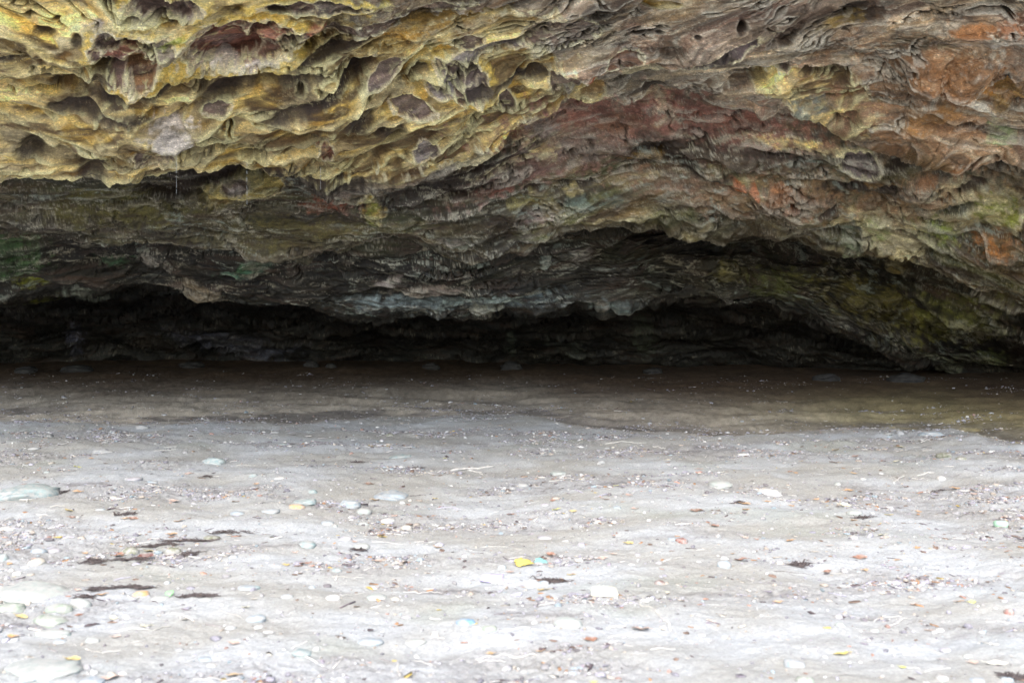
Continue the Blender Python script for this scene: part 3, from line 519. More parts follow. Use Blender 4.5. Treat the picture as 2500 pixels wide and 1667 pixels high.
# colours of the beach finds (linear albedo)
SCOL = {'blue grey': (0.29, 0.345, 0.375), 'bright blue': (0.15, 0.31, 0.47), 'teal': (0.25, 0.325, 0.32), 'dark grey': (0.13, 0.14, 0.135), 'white': (0.62, 0.61, 0.57), 'cream': (0.6, 0.55, 0.44), 'grey': (.32, .33, .33),
        'green': (0.27, 0.32, 0.25), 'brown': (0.19, 0.11, 0.09), 'rust': (0.27, 0.11, 0.08), 'orange': (0.55, 0.33, 0.15), 'pale green': (.34, .375, .345), 'lilac grey': (0.36, 0.345, 0.375), 'olive': (.17, .18, .11), 'banded orange': (.50, .30, .12)}
random.seed(4)
#BEGIN_ITEMS
ITEMS = []        # (object, noun, look, sx, sy)
def bury(me_v): pass
def stone(t, x, y, w_, h_, colour, label=None, rough=.12, rz=None, name='stone'):
    sx, sy = T(t, x, y+h_*.30); X, Y, Zg = on_sand(sx, sy)
    s = Y/2431.*TS; rw = max(w_*s*.5, .008); rh = h_*s*.5; ry = rw*random.uniform(.6, .95); tn = EYE/Y
    rz_ = math.sqrt(max(rh**2-(ry*tn)**2, (.30*rw)**2))
    m = item_material('stone', SCOL[colour], .55 if colour in ('white', 'cream') else .72)
    rough = rough+(.10 if rw > .07 else .04)
    me = pebble_mesh(name, m, rw, ry, rz_, rough, rw > .07)
    o = place(name, me, (X, Y, Zg-rz_*(.05 if rw < .09 else .2)), random.uniform(-.3, .3) if rz is None else rz, random.uniform(-.08, .08), random.uniform(-.08, .08))
    size = 'tiny' if rw < .022 else 'small' if rw < .045 else 'medium' if rw < .09 else 'large'
    if label: tag(o, label, 'stone', 'stones lying in the sand')
    else: ITEMS.append((o, 'stone', size+' '+colour, sx, sy, 'stones lying in the sand'))
    return o
LCOL = {'yellow': (0.6, 0.45, 0.14), 'bright yellow': (.72, .52, .05), 'lemon': (.70, .66, .16), 'orange': (0.52, 0.3, 0.13), 'rust': (0.3, 0.14, 0.08), 'pink': (0.5, 0.36, 0.29), 'cream': (.70, .62, .42), 'brown': (.24, .14, .09), 'tan': (.45, .31, .16), 'pale': (.74, .70, .56), 'dark red': (.14, .04, .025)}
def leaf(t, x, y, w_, h_, colour, label=None):
    sx, sy = T(t, x, y+h_*.4); X, Y, Zg = on_sand(sx, sy); s = Y/2431.*TS
    Lh = max(w_*s*.5, .012); wid = Lh*random.uniform(.38, .62); lift = max(.25*h_*s, .006)
    nu, nv = 15, 9; v = []; _seed[0] += 1; sd = _seed[0]
    curl = random.uniform(.2, 1.0); tw = random.uniform(-.6, .6)
    for i in range(nu):
        u = i/(nu-1)*2-1; ww = wid*(1-abs(u)**2.2)**.75*(1-.25*u)
        for j in range(nv):
            q = j/(nv-1)*2-1; e = 1+.10*math.sin(u*11+sd+q*3)
            yy_ = q*ww*e; zz_ = .35*abs(q)*ww*curl+lift*.9*u*u*curl+tw*u*q*wid*.5+.06*Lh*math.sin(u*5+sd)
            v.append((u*Lh, yy_, zz_))
    v = np.array(v); v[:, 2] -= v[:, 2].min(); f = []
    for i in range(nu-1):
        for j in range(nv-1): a = i*nv+j; f.append((a, a+1, a+nv+1, a+nv))
    # underside, 1 mm below, closed round the edge
    n0 = len(v); v2 = v.copy(); v2[:, 2] -= .0012; f2 = [(a[3]+n0, a[2]+n0, a[1]+n0, a[0]+n0) for a in f]
    rim_ = [i*nv for i in range(nu)]; rim2 = [i*nv+nv-1 for i in range(nu)]
    fr_ = [(rim_[i+1], rim_[i], rim_[i]+n0, rim_[i+1]+n0) for i in range(nu-1)]+[(rim2[i], rim2[i+1], rim2[i+1]+n0, rim2[i]+n0) for i in range(nu-1)]
    # stalk
    st = []; fs = []; n1 = 2*n0; b = v[(nv//2)]
    for i in range(4):
        for k2 in range(4): an = k2*math.pi/2; st.append((b[0]-i*Lh*.13, b[1]+math.cos(an)*.0014+i*i*.001, b[2]+math.sin(an)*.0014-.0004))
    for i in range(3):
        for k2 in range(4): fs.append((n1+i*4+k2, n1+i*4+(k2+1) % 4, n1+(i+1)*4+(k2+1) % 4, n1+(i+1)*4+k2))
    V_ = np.concatenate([v, v2]); lm = item_material('leaf', LCOL[colour], .6); me = mesh_from('leaf', V_, f+f2+fr_, lm)
    o = place('leaf', me, (X, Y, Zg+.004), random.uniform(-.5, .5)+(math.pi if random.random() < .5 else 0), random.uniform(.05, .35), random.uniform(-.15, .15))
    sk_ = bpy.data.objects.new('stalk', mesh_from('stalk', np.array(st), [tuple(i-n1 for i in q) for q in fs], lm)); COL.objects.link(sk_); sk_.parent = o
    if label: tag(o, label, 'leaf', 'fallen leaves on the sand')
    else: ITEMS.append((o, 'leaf', ('large ' if Lh > .06 else 'small ' if Lh < .03 else '')+colour+' fallen', sx, sy, 'fallen leaves on the sand'))
    return o
WCOL = {'bleached': (.66, .63, .58), 'pale': (.50, .47, .42), 'lilac grey': (.45, .43, .50), 'dark': (.055, .04, .04), 'grey': (.26, .25, .25)}
def tube(pts, rad, n=7, flat=.75):
    pts = np.array(pts, float); v = []; f = []; m = len(pts)
    for i in range(m):
        d = pts[min(i+1, m-1)]-pts[max(i-1, 0)]; d /= np.linalg.norm(d)+1e-9
        a = np.cross(d, (0, 0, 1)); a /= np.linalg.norm(a)+1e-9; b = np.cross(a, d)
        for k2 in range(n):
            an = 2*math.pi*k2/n; rr = rad[i]*(1+.18*math.sin(k2*2.3+i*.9)); v.append(pts[i]+a*math.cos(an)*rr+b*math.sin(an)*rr*flat)
    for i in range(m-1):
        for k2 in range(n): f.append((i*n+k2, i*n+(k2+1) % n, (i+1)*n+(k2+1) % n, (i+1)*n+k2))
    for e, sg in ((0, 1), (m-1, -1)):
        v.append(pts[e]); c_ = len(v)-1
        for k2 in range(n):
            q = (c_, e*n+(k2+1) % n, e*n+k2); q = q if sg > 0 else q[::-1]; f.append(q+(q[2],)) if False else f.append((q[0], q[1], q[2], q[2]))
    return v, f
def join(parts):
    V_ = []; F_ = []
    for v, f in parts:
        n = len(V_); V_ += list(v); F_ += [tuple(i+n for i in q) for q in f]
    return np.array(V_), F_
def mesh_any(name, V_, F_, mat):
    me = bpy.data.meshes.new(name); me.from_pydata([tuple(map(float, q)) for q in V_], [], [tuple(dict.fromkeys(q)) for q in F_]); me.materials.append(mat)
    me.polygons.foreach_set('use_smooth', [True]*len(me.polygons)); return me
def stick(t, x0, y0, x1, y1, th, colour='bleached', label=None, bend=.06, forks=1, name='driftwood_stick'):
    a = on_sand(*T(t, x0, y0)); b = on_sand(*T(t, x1, y1)); a = np.array(a); b = np.array(b); c_ = (a+b)/2
    Ls = np.linalg.norm((b-a)[:2]); r0 = max(th*TS*c_[1]/2431.*.5, .0022); _seed[0] += 1; sd = _seed[0]
    def line(p, q, r1, n=14, bd=bend):
        d = q-p; nn = np.array([-d[1], d[0], 0]); out = []; rd = []
        for i in range(n):
            s_ = i/(n-1); pp = p+d*s_+nn*bd*math.sin(s_*math.pi)+nn*.02*math.sin(s_*9+sd)
            pp[2] = float(ground_z(pp[0], pp[1]))+r1*.55+.1*r1*math.sin(s_*7+sd); out.append(pp-c_); rd.append(r1*(1-.45*s_)*(1+.12*math.sin(s_*17+sd)))
        rd[0] *= .75; rd[-1] *= .5; return tube(out, rd)
    parts = [line(a, b, r0)]
    for k2 in range(forks if Ls > .12 else 0):
        p = a+(b-a)*random.uniform(.3, .7); d = (b-a)*random.uniform(.2, .35); an = random.choice((-1, 1))*random.uniform(.35, .8)
        q = p+np.array([d[0]*math.cos(an)-d[1]*math.sin(an), d[0]*math.sin(an)+d[1]*math.cos(an), 0]); parts.append(line(p, q, r0*.5, 7))
    wm = item_material('wood', WCOL[colour], .8); V_, F_ = join(parts[:1]); o = place(name, mesh_any(name, V_, F_, wm), tuple(c_))
    for pt in parts[1:]:
        tw_ = bpy.data.objects.new('side_twig', mesh_any('side_twig', np.array(pt[0]), pt[1], wm)); COL.objects.link(tw_); tw_.parent = o
    size = 'thick' if r0 > .010 else 'thin' if r0 < .005 else 'slim'
    if label: tag(o, label, 'driftwood', 'driftwood pieces on the sand')
    else: ITEMS.append((o, 'stick', size+' '+colour+' driftwood', *T(t, (x0+x1)/2, (y0+y1)/2), 'driftwood pieces on the sand'))
    return o
def wrack(t, x, y, w_, h_, label=None, red=False):
    sx, sy = T(t, x, y+h_*.3); X, Y, Zg = on_sand(sx, sy); s = Y/2431.*TS; hw = w_*s*.5; dp = max(h_*s*.5/(EYE/Y)*.5, .02); parts = []
    for i in range(int((20+hw*170)*(.5 if t < 5 else 1.15))):
        cx_ = random.uniform(-1, 1)*hw*random.uniform(.3, 1.15); cy_ = random.gauss(0, .4)*dp; an = random.gauss(0, .30); ln = random.uniform(.02, .08)+hw*.2; rr = random.uniform(.0015, .005); pts = []
        for k2 in range(6):
            q = (k2/5-.5)*ln; xx_ = cx_+q*math.cos(an); yy_ = cy_+q*math.sin(an)+.008*math.sin(k2*1.7+i)
            pts.append((xx_, yy_, float(ground_z(X+xx_, Y+yy_))-Zg+.002+abs(random.gauss(0, .006))*(1.3-abs(cx_)/max(hw, .01)*.4)))
        parts.append(tube(pts, [rr*.6, rr, rr*1.1, rr, rr*.8, rr*.4], 5, .45))
    V_, F_ = join(parts); m = item_material('seaweed', (.075, .026, .018) if red else (.10, .08, .075), .7)
    o = place('seaweed_clump', mesh_any('seaweed_clump', V_, F_, m), (X, Y, Zg))
    if label: tag(o, label, 'seaweed', 'dark seaweed clumps on the sand')
    else: ITEMS.append((o, 'seaweed', 'long strip of dark' if w_ > 230 else 'small clump of dark', sx, sy, 'dark seaweed clumps on the sand'))
    return o
def scrap(t, x, y, w_, h_, colr, label, cat, name, thick=.004, jagn=.18, fold=.25, tilt=.5, rect=False):
    sx, sy = T(t, x, y+h_*.45); X, Y, Zg = on_sand(sx, sy); s = Y/2431.*TS; hw = w_*s*.5; hh = h_*s*.62; _seed[0] += 1; sd = _seed[0]; n = 22; k3 = 5; V_ = []; F_ = []
    for lay in (0, 1):
        for r_ in range(k3):
            for i in range(n):
                an = 2*math.pi*i/n; q = (r_+.15)/(k3-1+.15); c_, s2 = math.cos(an), math.sin(an)
                if rect: m_ = max(abs(c_), abs(s2)); c_ /= m_; s2 /= m_
                e = 1+jagn*(math.sin(an*3+sd)+.6*math.sin(an*7+sd*2)+.5*math.sin(an*11+sd)) if r_ == k3-1 else 1
                px_, py_ = c_*q*hw*e, s2*q*hh*e
                V_.append((px_, py_, fold*hh*math.sin(px_/hw*2.6+sd)*.5+fold*hh*.5*(py_/hh)**2-lay*thick))
    m2 = k3*n
    for r_ in range(k3-1):
        for i in range(n):
            a, b, c2, d = r_*n+i, r_*n+(i+1) % n, (r_+1)*n+(i+1) % n, (r_+1)*n+i; F_ += [(a, d, c2, b), (a+m2, b+m2, c2+m2, d+m2)]
    F_.append(tuple(range(n))); F_.append(tuple(range(m2, m2+n))[::-1]); e0 = (k3-1)*n
    for i in range(n): F_.append((e0+i, e0+i+m2, e0+(i+1) % n+m2, e0+(i+1) % n))
    o = place(name, mesh_any(name, V_, F_, item_material(name, colr, .5)), (X, Y, Zg+hh*math.sin(tilt)*.75+thick), random.uniform(-.15, .15), tilt)
    return tag(o, label, cat)

# ---- landmarks with labels of their own
scrap(7, 130, 255, 150, 75, (.66, .52, .12), 'crumpled bright yellow scrap of plastic beside a turquoise scrap', 'litter', 'plastic_scrap', jagn=.24)
scrap(7, 290, 250, 110, 50, (.22, .56, .50), 'torn turquoise plastic scrap just right of the bright yellow one', 'litter', 'plastic_scrap', jagn=.2)
scrap(7, 865, 520, 235, 100, (.74, .70, .55), 'flat cream piece of foam board with ragged edges', 'litter', 'foam_board', thick=.014, jagn=.035, fold=.04, tilt=.38, rect=True)
scrap(6, 2140, 400, 200, 80, (.50, .44, .66), 'folded lavender wrapper near the yellow scrap', 'litter', 'wrapper', jagn=.1, rect=True)
scrap(5, 1520, 540, 75, 60, (.30, .60, .28), 'small bright green plastic scrap beside the banded orange stone', 'litter', 'plastic_scrap', jagn=.1)
def cup():
    X, Y, Zg = on_sand(*T(4, 2140, 1235)); s = Y/2431.*TS; R_ = 32*s; L_ = 110*s; parts = []; V_ = []; F_ = []; n = 20
    prof = [(0, 0.0), (0, .8), (.05, .88), (.5, .94), (.97, 1.0), (1.0, 1.06), (1.0, .97), (.5, .88), (.06, .8), (.06, 0.0)]
    for u, r_ in prof:
        for k2 in range(n): an = 2*math.pi*k2/n; V_.append((u*L_-L_*.5, math.cos(an)*R_*r_, math.sin(an)*R_*r_))
    for i in range(len(prof)-1):
        for k2 in range(n): F_.append((i*n+k2, i*n+(k2+1) % n, (i+1)*n+(k2+1) % n, (i+1)*n+k2))
    o = place('plastic_cup', mesh_any('plastic_cup', V_, F_, item_material('cup', (.38, .60, .42), .35)), (X, Y, Zg+R_*.7), .25, 0, .12)
    tag(o, 'pale green plastic cup lying on its side, dark mouth to the right', 'litter')
cup()
stone(6, 1905, 785, 190, 85, 'bright blue', 'smooth bright blue stone in the pale foreground sand')
stone(5, 1265, 535, 160, 95, 'banded orange', 'domed orange banded stone beside dark seaweed')
stone(3, 2335, 905, 225, 90, 'white', 'largest smooth white oval stone on the right half of the sand')
stone(1, 240, 880, 540, 170, 'teal', 'large teal boulder at the left edge of the sand', .10)
stone(5, 290, 500, 660, 210, 'pale green', 'largest pale flat boulder in the left foreground', .10)
stone(4, 1520, 385, 220, 70, 'blue grey', 'rounded stone on the crest at the right, in front of the dark sand')
stick(2, 1765, 738, 2165, 700, 32, 'bleached', 'bleached split driftwood branch lying alone mid beach', .05, 3)
leaf(8, 710, 1065, 140, 75, 'bright yellow', 'bright yellow curled leaf in the right foreground')
leaf(8, 2110, 1140, 185, 100, 'pale', 'largest pale cream leaf near the right foreground corner')
stone(7, 1560, 60, 110, 75, 'rust', 'rust brown broken rock right of the yellow scrap', .25)
LM = [(1275, 1369, 'yellow scrap'), (1475, 1441, 'cream foam board'), (1138, 1513, 'bright blue stone'), (344, 1447, 'banded orange stone'), (1875, 1197, 'large white stone'), (65, 1190, 'teal boulder'), (80, 1440, 'pale flat boulder'),
      (2274, 1054, 'crest stone at right'), (1155, 1146, 'bleached driftwood branch'), (2053, 1590, 'bright yellow leaf'), (2434, 1612, 'largest cream leaf'), (1664, 1316, 'rust brown rock'), (2442, 1283, 'pale green cup'), (1202, 1409, 'lavender wrapper')]
for a in [(1,435,410,95,60,'dark grey'),(1,950,468,55,30,'dark grey'),(1,915,545,200,80,'grey'),(1,1920,620,200,110,'teal'),(1,1140,798,42,32,'white'),(1,1200,800,150,32,'lilac grey'),(1,2130,1100,125,65,'blue grey'),(1,2270,765,80,45,'teal'),(1,1280,330,120,45,'grey'),
 (1,610,405,50,25,'dark grey'),(1,310,525,110,30,'grey'),(1,1020,965,60,38,'cream'),(1,420,740,60,30,'teal'),(1,1370,828,100,28,'blue grey'),(1,900,1075,90,26,'blue grey'),(1,700,1140,40,26,'white'),(1,60,1245,150,45,'white'),(1,260,1265,70,30,'grey'),
 (2,385,1040,150,65,'orange'),(2,860,1010,200,115,'blue grey'),(2,1235,940,300,70,'blue grey'),(2,1310,590,200,65,'teal'),(2,500,372,80,30,'dark grey'),(2,190,382,80,24,'grey'),(2,265,490,85,36,'teal'),(2,1375,272,38,24,'dark grey'),(2,1215,405,70,45,'olive'),(2,1895,425,35,36,'grey'),
 (2,1330,1010,55,50,'white'),(2,450,1000,220,60,'teal'),(2,230,790,90,30,'white'),(2,660,1190,120,60,'blue grey'),(2,1200,1165,130,50,'white'),(2,1370,1230,95,85,'cream'),(2,985,1200,100,45,'pale green'),(2,525,910,90,50,'teal'),(2,1400,990,35,32,'cream'),(2,150,1080,160,60,'blue grey'),(2,990,1080,140,70,'pale green'),(2,730,1220,40,45,'pale green'),
 (3,450,740,160,60,'pale green'),(3,1900,830,230,90,'pale green'),(3,1900,436,32,24,'white'),(3,1430,396,30,18,'white'),(3,840,645,60,40,'grey'),(3,980,1050,75,40,'blue grey'),(3,805,1180,60,42,'cream'),(3,1265,1170,42,32,'white'),(3,130,850,120,60,'grey'),(3,1225,1100,30,38,'white'),(3,1600,380,24,18,'white'),(3,1455,318,24,14,'grey'),(3,890,525,50,24,'grey'),(3,945,518,30,22,'cream'),(3,2100,285,40,20,'grey'),(3,330,1030,80,50,'lilac grey'),(3,2100,580,90,30,'white'),
 (4,1240,385,70,62,'grey'),(4,1135,388,75,42,'dark grey'),(4,1640,585,150,85,'olive'),(4,1790,615,110,50,'olive'),(4,1610,790,80,52,'white'),(4,910,800,52,26,'white'),(4,830,1095,140,65,'pale green'),(4,2090,428,40,20,'cream'),(4,405,415,40,28,'lilac grey'),(4,2055,553,40,28,'white'),(4,680,845,60,50,'pale green'),(4,2060,210,50,22,'grey'),(4,1040,325,30,18,'grey'),(4,1110,1180,50,30,'lilac grey'),
 (5,720,610,190,120,'pale green'),(5,530,660,230,120,'green'),(5,330,245,150,90,'cream'),(5,1170,150,175,115,'olive'),(5,1550,155,145,95,'olive'),(5,1900,38,160,65,'olive'),(5,2225,480,185,75,'blue grey'),(5,2295,750,180,90,'blue grey'),(5,350,150,140,85,'blue grey'),(5,490,150,120,70,'lilac grey'),(5,2095,210,90,55,'blue grey'),
 (5,480,880,300,110,'pale green'),(5,450,770,320,120,'green'),(5,830,950,130,75,'pale green'),(5,1103,1255,82,50,'white'),(5,852,1245,65,50,'white'),(5,380,1210,650,110,'pale green'),(5,830,1310,210,90,'blue grey'),(5,270,1285,210,60,'blue grey'),(5,1845,1120,130,55,'blue grey'),(5,1900,1178,90,38,'white'),(5,540,962,120,55,'blue grey'),
 (5,2070,840,100,75,'grey'),(5,1840,592,130,42,'pale green'),(5,225,305,70,36,'white'),(5,155,358,85,52,'white'),(5,100,330,55,42,'white'),(5,30,210,95,120,'teal'),(5,1440,575,170,60,'pale green'),(5,100,650,260,110,'green'),(5,1500,440,60,50,'blue grey'),(5,1610,1040,80,45,'grey'),(5,780,1200,70,70,'lilac grey'),(5,1990,640,35,28,'white'),
 (6,475,90,165,85,'teal'),(6,965,110,150,95,'pale green'),(6,2225,300,85,65,'blue grey'),(6,300,562,115,62,'blue grey'),(6,520,482,62,50,'blue grey'),(6,710,572,135,70,'white'),(6,1272,585,75,52,'cream'),(6,1105,560,190,85,'pale green'),(6,2000,852,105,62,'white'),(6,1885,858,60,50,'white'),(6,2110,842,145,80,'green'),
 (6,1040,965,245,65,'blue grey'),(6,1445,968,195,65,'pale green'),(6,430,1062,180,60,'teal'),(6,560,1035,62,52,'white'),(6,1460,1105,50,42,'white'),(6,130,882,110,42,'white'),(6,40,842,85,42,'white'),(6,1890,206,55,30,'white'),(6,740,330,95,48,'teal'),(6,1360,1320,150,60,'white'),(6,25,485,70,50,'teal'),(6,40,740,120,90,'pale green'),(6,270,1040,30,28,'white'),(6,820,45,110,60,'lilac grey'),(6,1730,1030,60,50,'lilac grey'),
 (7,540,780,265,125,'pale green'),(7,1940,270,125,105,'blue grey'),(7,1360,435,95,68,'brown'),(7,1350,265,62,56,'lilac grey'),(7,1165,192,52,36,'lilac grey'),(7,325,440,92,48,'blue grey'),(7,640,240,72,52,'cream'),(7,330,38,140,44,'lilac grey'),(7,1545,600,46,28,'white'),(7,1740,912,72,36,'white'),(7,580,1250,85,62,'blue grey'),(7,1885,202,32,24,'white'),(7,237,800,60,42,'white'),(7,880,740,50,36,'lilac grey'),(7,1715,258,44,24,'white'),(7,1110,278,60,28,'white'),(7,1470,50,80,50,'blue grey'),(7,990,20,50,26,'white'),(7,660,100,70,60,'lilac grey'),
 (8,290,1150,190,105,'blue grey'),(8,390,1300,170,105,'green'),(8,2215,695,90,82,'rust'),(8,1975,885,62,42,'white'),(8,1010,870,95,58,'pale green'),(8,1600,865,75,50,'white'),(8,1850,1095,95,58,'pale green'),(8,2180,605,62,46,'lilac grey'),(8,690,745,80,75,'lilac grey'),(8,1620,1290,105,62,'white'),(8,1870,410,62,42,'lilac grey'),(8,883,1155,32,26,'white'),(8,787,1160,30,26,'white'),(8,830,36,72,36,'white'),(8,160,265,64,44,'white'),(8,568,1292,30,28,'white'),(8,1082,1282,30,28,'white'),(8,2095,672,40,22,'white'),(8,475,1040,60,40,'lilac grey'),(8,1650,1040,110,60,'lilac grey'),(8,1365,1035,60,40,'white'),(8,2200,1300,120,70,'blue grey'),(8,1930,1310,140,60,'blue grey'),(8,700,815,90,60,'pale green')]:
    stone(*a)
for a in [(1,690,690,72,30,'lemon'),(1,820,615,52,24,'orange'),(1,615,1080,92,28,'yellow'),(1,1600,1175,82,42,'orange'),(1,650,1145,62,26,'rust'),(1,1195,1155,92,26,'rust'),(1,1700,752,82,22,'pink'),(1,1370,855,42,18,'orange'),(1,705,915,85,28,'orange'),(1,1560,998,100,24,'pink'),(1,2300,845,50,26,'orange'),(1,1120,1158,60,22,'tan'),(1,2110,1005,80,22,'pink'),
 (2,2275,925,52,30,'orange'),(2,1712,615,36,22,'lemon'),(2,1622,975,46,26,'yellow'),(2,1140,1302,62,32,'orange'),(2,1080,985,95,42,'tan'),(2,2300,1117,75,26,'rust'),(2,1040,845,80,20,'brown'),(2,15,845,40,24,'pink'),(2,1260,1125,60,40,'pink'),(2,2030,795,50,22,'pink'),
 (3,430,1070,68,42,'lemon'),(3,590,1085,66,38,'yellow'),(3,1165,850,42,30,'orange'),(3,965,860,42,26,'lemon'),(3,1142,1062,64,44,'pink'),(3,402,988,55,36,'rust'),(3,1090,946,66,26,'pink'),(3,1700,1072,125,52,'brown'),(3,2132,1072,64,38,'orange'),(3,1860,1222,85,26,'rust'),(3,1720,710,72,26,'pink'),(3,790,925,34,22,'yellow'),(3,870,985,80,18,'pink'),(3,2130,1025,90,22,'orange'),
 (4,645,645,85,42,'brown'),(4,1090,636,75,30,'rust'),(4,1200,640,62,36,'cream'),(4,840,596,62,32,'rust'),(4,92,590,66,36,'tan'),(4,360,640,44,20,'tan'),(4,303,742,44,32,'orange'),(4,250,735,52,22,'rust'),(4,780,902,92,24,'orange'),(4,1292,872,64,22,'rust'),(4,1742,885,85,26,'orange'),(4,1910,936,66,30,'pink'),(4,752,1036,112,38,'cream'),(4,1132,1118,64,34,'yellow'),(4,1412,1088,54,38,'orange'),(4,268,1030,54,52,'orange'),(4,820,1172,62,26,'orange'),(4,690,1247,54,36,'pink'),(4,2180,1152,72,22,'rust'),(4,1075,1300,82,36,'cream'),(4,50,985,66,62,'orange'),(4,490,985,54,22,'orange'),(4,1230,515,80,22,'cream'),(4,830,752,66,20,'tan'),(4,660,540,60,26,'tan'),
 (5,88,266,62,50,'orange'),(5,765,166,72,58,'orange'),(5,1342,152,105,50,'yellow'),(5,1050,192,112,52,'rust'),(5,1300,205,175,60,'dark red'),(5,905,546,95,52,'orange'),(5,700,510,64,36,'pink'),(5,190,742,125,48,'yellow'),(5,715,722,72,54,'rust'),(5,1022,750,92,60,'cream'),(5,1312,822,102,62,'cream'),(5,120,920,112,52,'orange'),(5,1040,922,84,46,'pink'),(5,652,1116,145,55,'yellow'),(5,2090,1262,132,62,'tan'),(5,2202,662,82,36,'cream'),(5,980,1300,172,52,'pink'),(5,2100,985,112,36,'pink'),(5,1545,10,90,26,'orange'),(5,35,835,50,60,'pink'),
 (6,905,60,52,72,'pink'),(6,1145,26,82,48,'yellow'),(6,1645,126,84,32,'orange'),(6,292,275,64,46,'yellow'),(6,365,172,54,36,'pink'),(6,462,265,115,52,'rust'),(6,1120,252,92,28,'pink'),(6,850,345,42,36,'rust'),(6,2130,1080,90,34,'tan'),(6,2300,345,70,42,'pink'),(6,2140,30,44,28,'pink'),
 (7,1085,86,84,38,'yellow'),(7,392,190,95,38,'rust'),(7,320,502,115,44,'yellow'),(7,565,366,68,46,'yellow'),(7,750,930,125,92,'rust'),(7,1190,852,175,62,'pink'),(7,290,1052,74,62,'orange'),(7,780,1330,64,36,'lemon'),(7,2130,36,64,36,'pink'),(7,2230,56,44,26,'rust'),(7,2090,236,115,46,'rust'),(7,2016,186,42,24,'orange'),(7,850,226,95,26,'pink'),(7,1432,520,44,62,'cream'),(7,950,188,64,24,'pink'),(7,20,345,64,36,'pink'),(7,270,420,40,50,'rust'),
 (8,155,612,84,52,'orange'),(8,1755,606,84,46,'orange'),(8,1892,612,86,42,'lemon'),(8,2195,162,52,36,'rust'),(8,1400,130,62,26,'orange'),(8,1355,632,64,46,'pink'),(8,1912,426,62,32,'orange'),(8,930,336,72,26,'orange'),(8,880,222,145,22,'rust'),(8,1492,866,72,42,'pink'),(8,1475,392,72,26,'pink'),(8,1215,236,54,30,'orange'),(8,1900,1162,92,36,'pink'),(8,605,112,54,26,'pink'),(8,592,346,84,22,'rust'),(8,250,68,80,22,'orange'),(8,1265,1200,62,32,'lemon')]:
    leaf(*a)
for a in [(2,1640,1072,1870,1086,14,'lilac grey'),(2,1395,960,1545,952,10,'dark'),(3,870,490,1250,484,9,'bleached'),(3,1300,515,1415,530,10,'bleached'),(4,1190,850,1290,778,13,'bleached'),(4,1400,782,1550,745,16,'bleached'),(4,1350,802,1460,798,12,'bleached'),(4,60,1022,265,972,12,'bleached'),(4,500,592,570,576,10,'pale'),(4,820,716,885,710,10,'bleached'),(4,1600,988,1670,985,14,'bleached'),(4,2010,660,2110,652,8,'bleached'),(4,1940,578,1990,575,8,'bleached'),(4,1310,460,1375,458,9,'bleached'),(4,680,470,735,432,8,'bleached'),(4,1430,528,1530,530,7,'dark'),(4,1440,560,1530,552,16,'pale'),
 (1,1380,557,1590,542,8,'bleached'),(1,150,980,250,1016,20,'bleached'),(1,330,1126,430,1136,16,'bleached'),(1,450,1056,580,1050,14,'pale'),(1,2060,652,2150,645,8,'bleached'),(1,1470,525,1590,515,7,'bleached'),(1,2120,690,2260,688,8,'pale'),
 (5,1540,732,1740,802,26,'bleached'),(5,1000,892,1350,872,15,'bleached'),(5,1380,882,1540,842,20,'pale'),(5,910,1078,1095,1062,18,'bleached'),(5,1020,432,1180,402,20,'lilac grey'),(5,760,1045,900,1082,13,'pale'),(5,1960,700,2190,780,9,'pale'),(5,1730,1322,2200,1335,16,'bleached'),(5,1660,1180,1720,1210,9,'pale'),(5,290,690,350,645,16,'bleached'),(5,2180,1120,2210,1040,9,'bleached'),
 (6,700,400,990,408,10,'pale'),(6,790,572,970,545,14,'bleached'),(6,1340,538,1700,542,12,'bleached'),(6,1460,112,1660,76,12,'bleached'),(6,1060,82,1330,106,8,'bleached'),(6,2130,455,2350,492,14,'bleached'),(6,1990,1142,2350,1112,18,'bleached'),(6,2010,1166,2260,1164,20,'bleached'),(6,1430,1150,1640,1212,13,'bleached'),(6,1310,1285,1310,1165,20,'pale'),(6,205,712,275,760,11,'lilac grey'),(6,2040,132,2280,128,7,'bleached'),(6,340,1040,490,985,16,'bleached'),
 (7,5,470,230,502,13,'bleached'),(7,500,568,780,672,13,'bleached'),(7,960,666,1165,625,15,'lilac grey'),(7,1180,640,1400,790,14,'pale'),(7,1400,790,1455,892,28,'bleached'),(7,5,880,390,886,15,'bleached'),(7,5,1108,260,1106,17,'bleached'),(7,890,872,1060,842,26,'bleached'),(7,540,302,625,288,20,'lilac grey'),(7,400,252,520,302,10,'lilac grey'),(7,1280,1048,1510,1052,18,'bleached'),(7,900,942,1290,920,14,'bleached'),(7,800,466,880,440,12,'pale'),(7,380,226,600,246,16,'dark'),(7,680,252,800,240,15,'dark'),(7,1592,140,1700,150,13,'dark'),(7,1690,158,1765,153,10,'bleached'),(7,1500,232,1580,225,8,'bleached'),(7,1315,182,1375,178,11,'bleached'),
 (8,1080,750,1260,762,14,'bleached'),(8,1150,842,1340,770,14,'bleached'),(8,2010,803,2225,808,12,'bleached'),(8,2285,800,2350,796,12,'bleached'),(8,1950,980,2040,1002,16,'pale'),(8,2040,1002,2125,1012,26,'bleached'),(8,1300,1060,1540,1055,12,'bleached'),(8,1265,1100,1390,1108,18,'bleached'),(8,1300,1215,1420,1222,14,'bleached'),(8,1460,1252,1700,1216,16,'bleached'),(8,900,905,1210,916,13,'grey'),(8,900,930,1110,966,8,'grey'),(8,110,345,480,392,6,'dark'),(8,1120,228,1270,254,9,'dark'),(8,560,348,760,380,6,'pale')]:
    stick(*a)
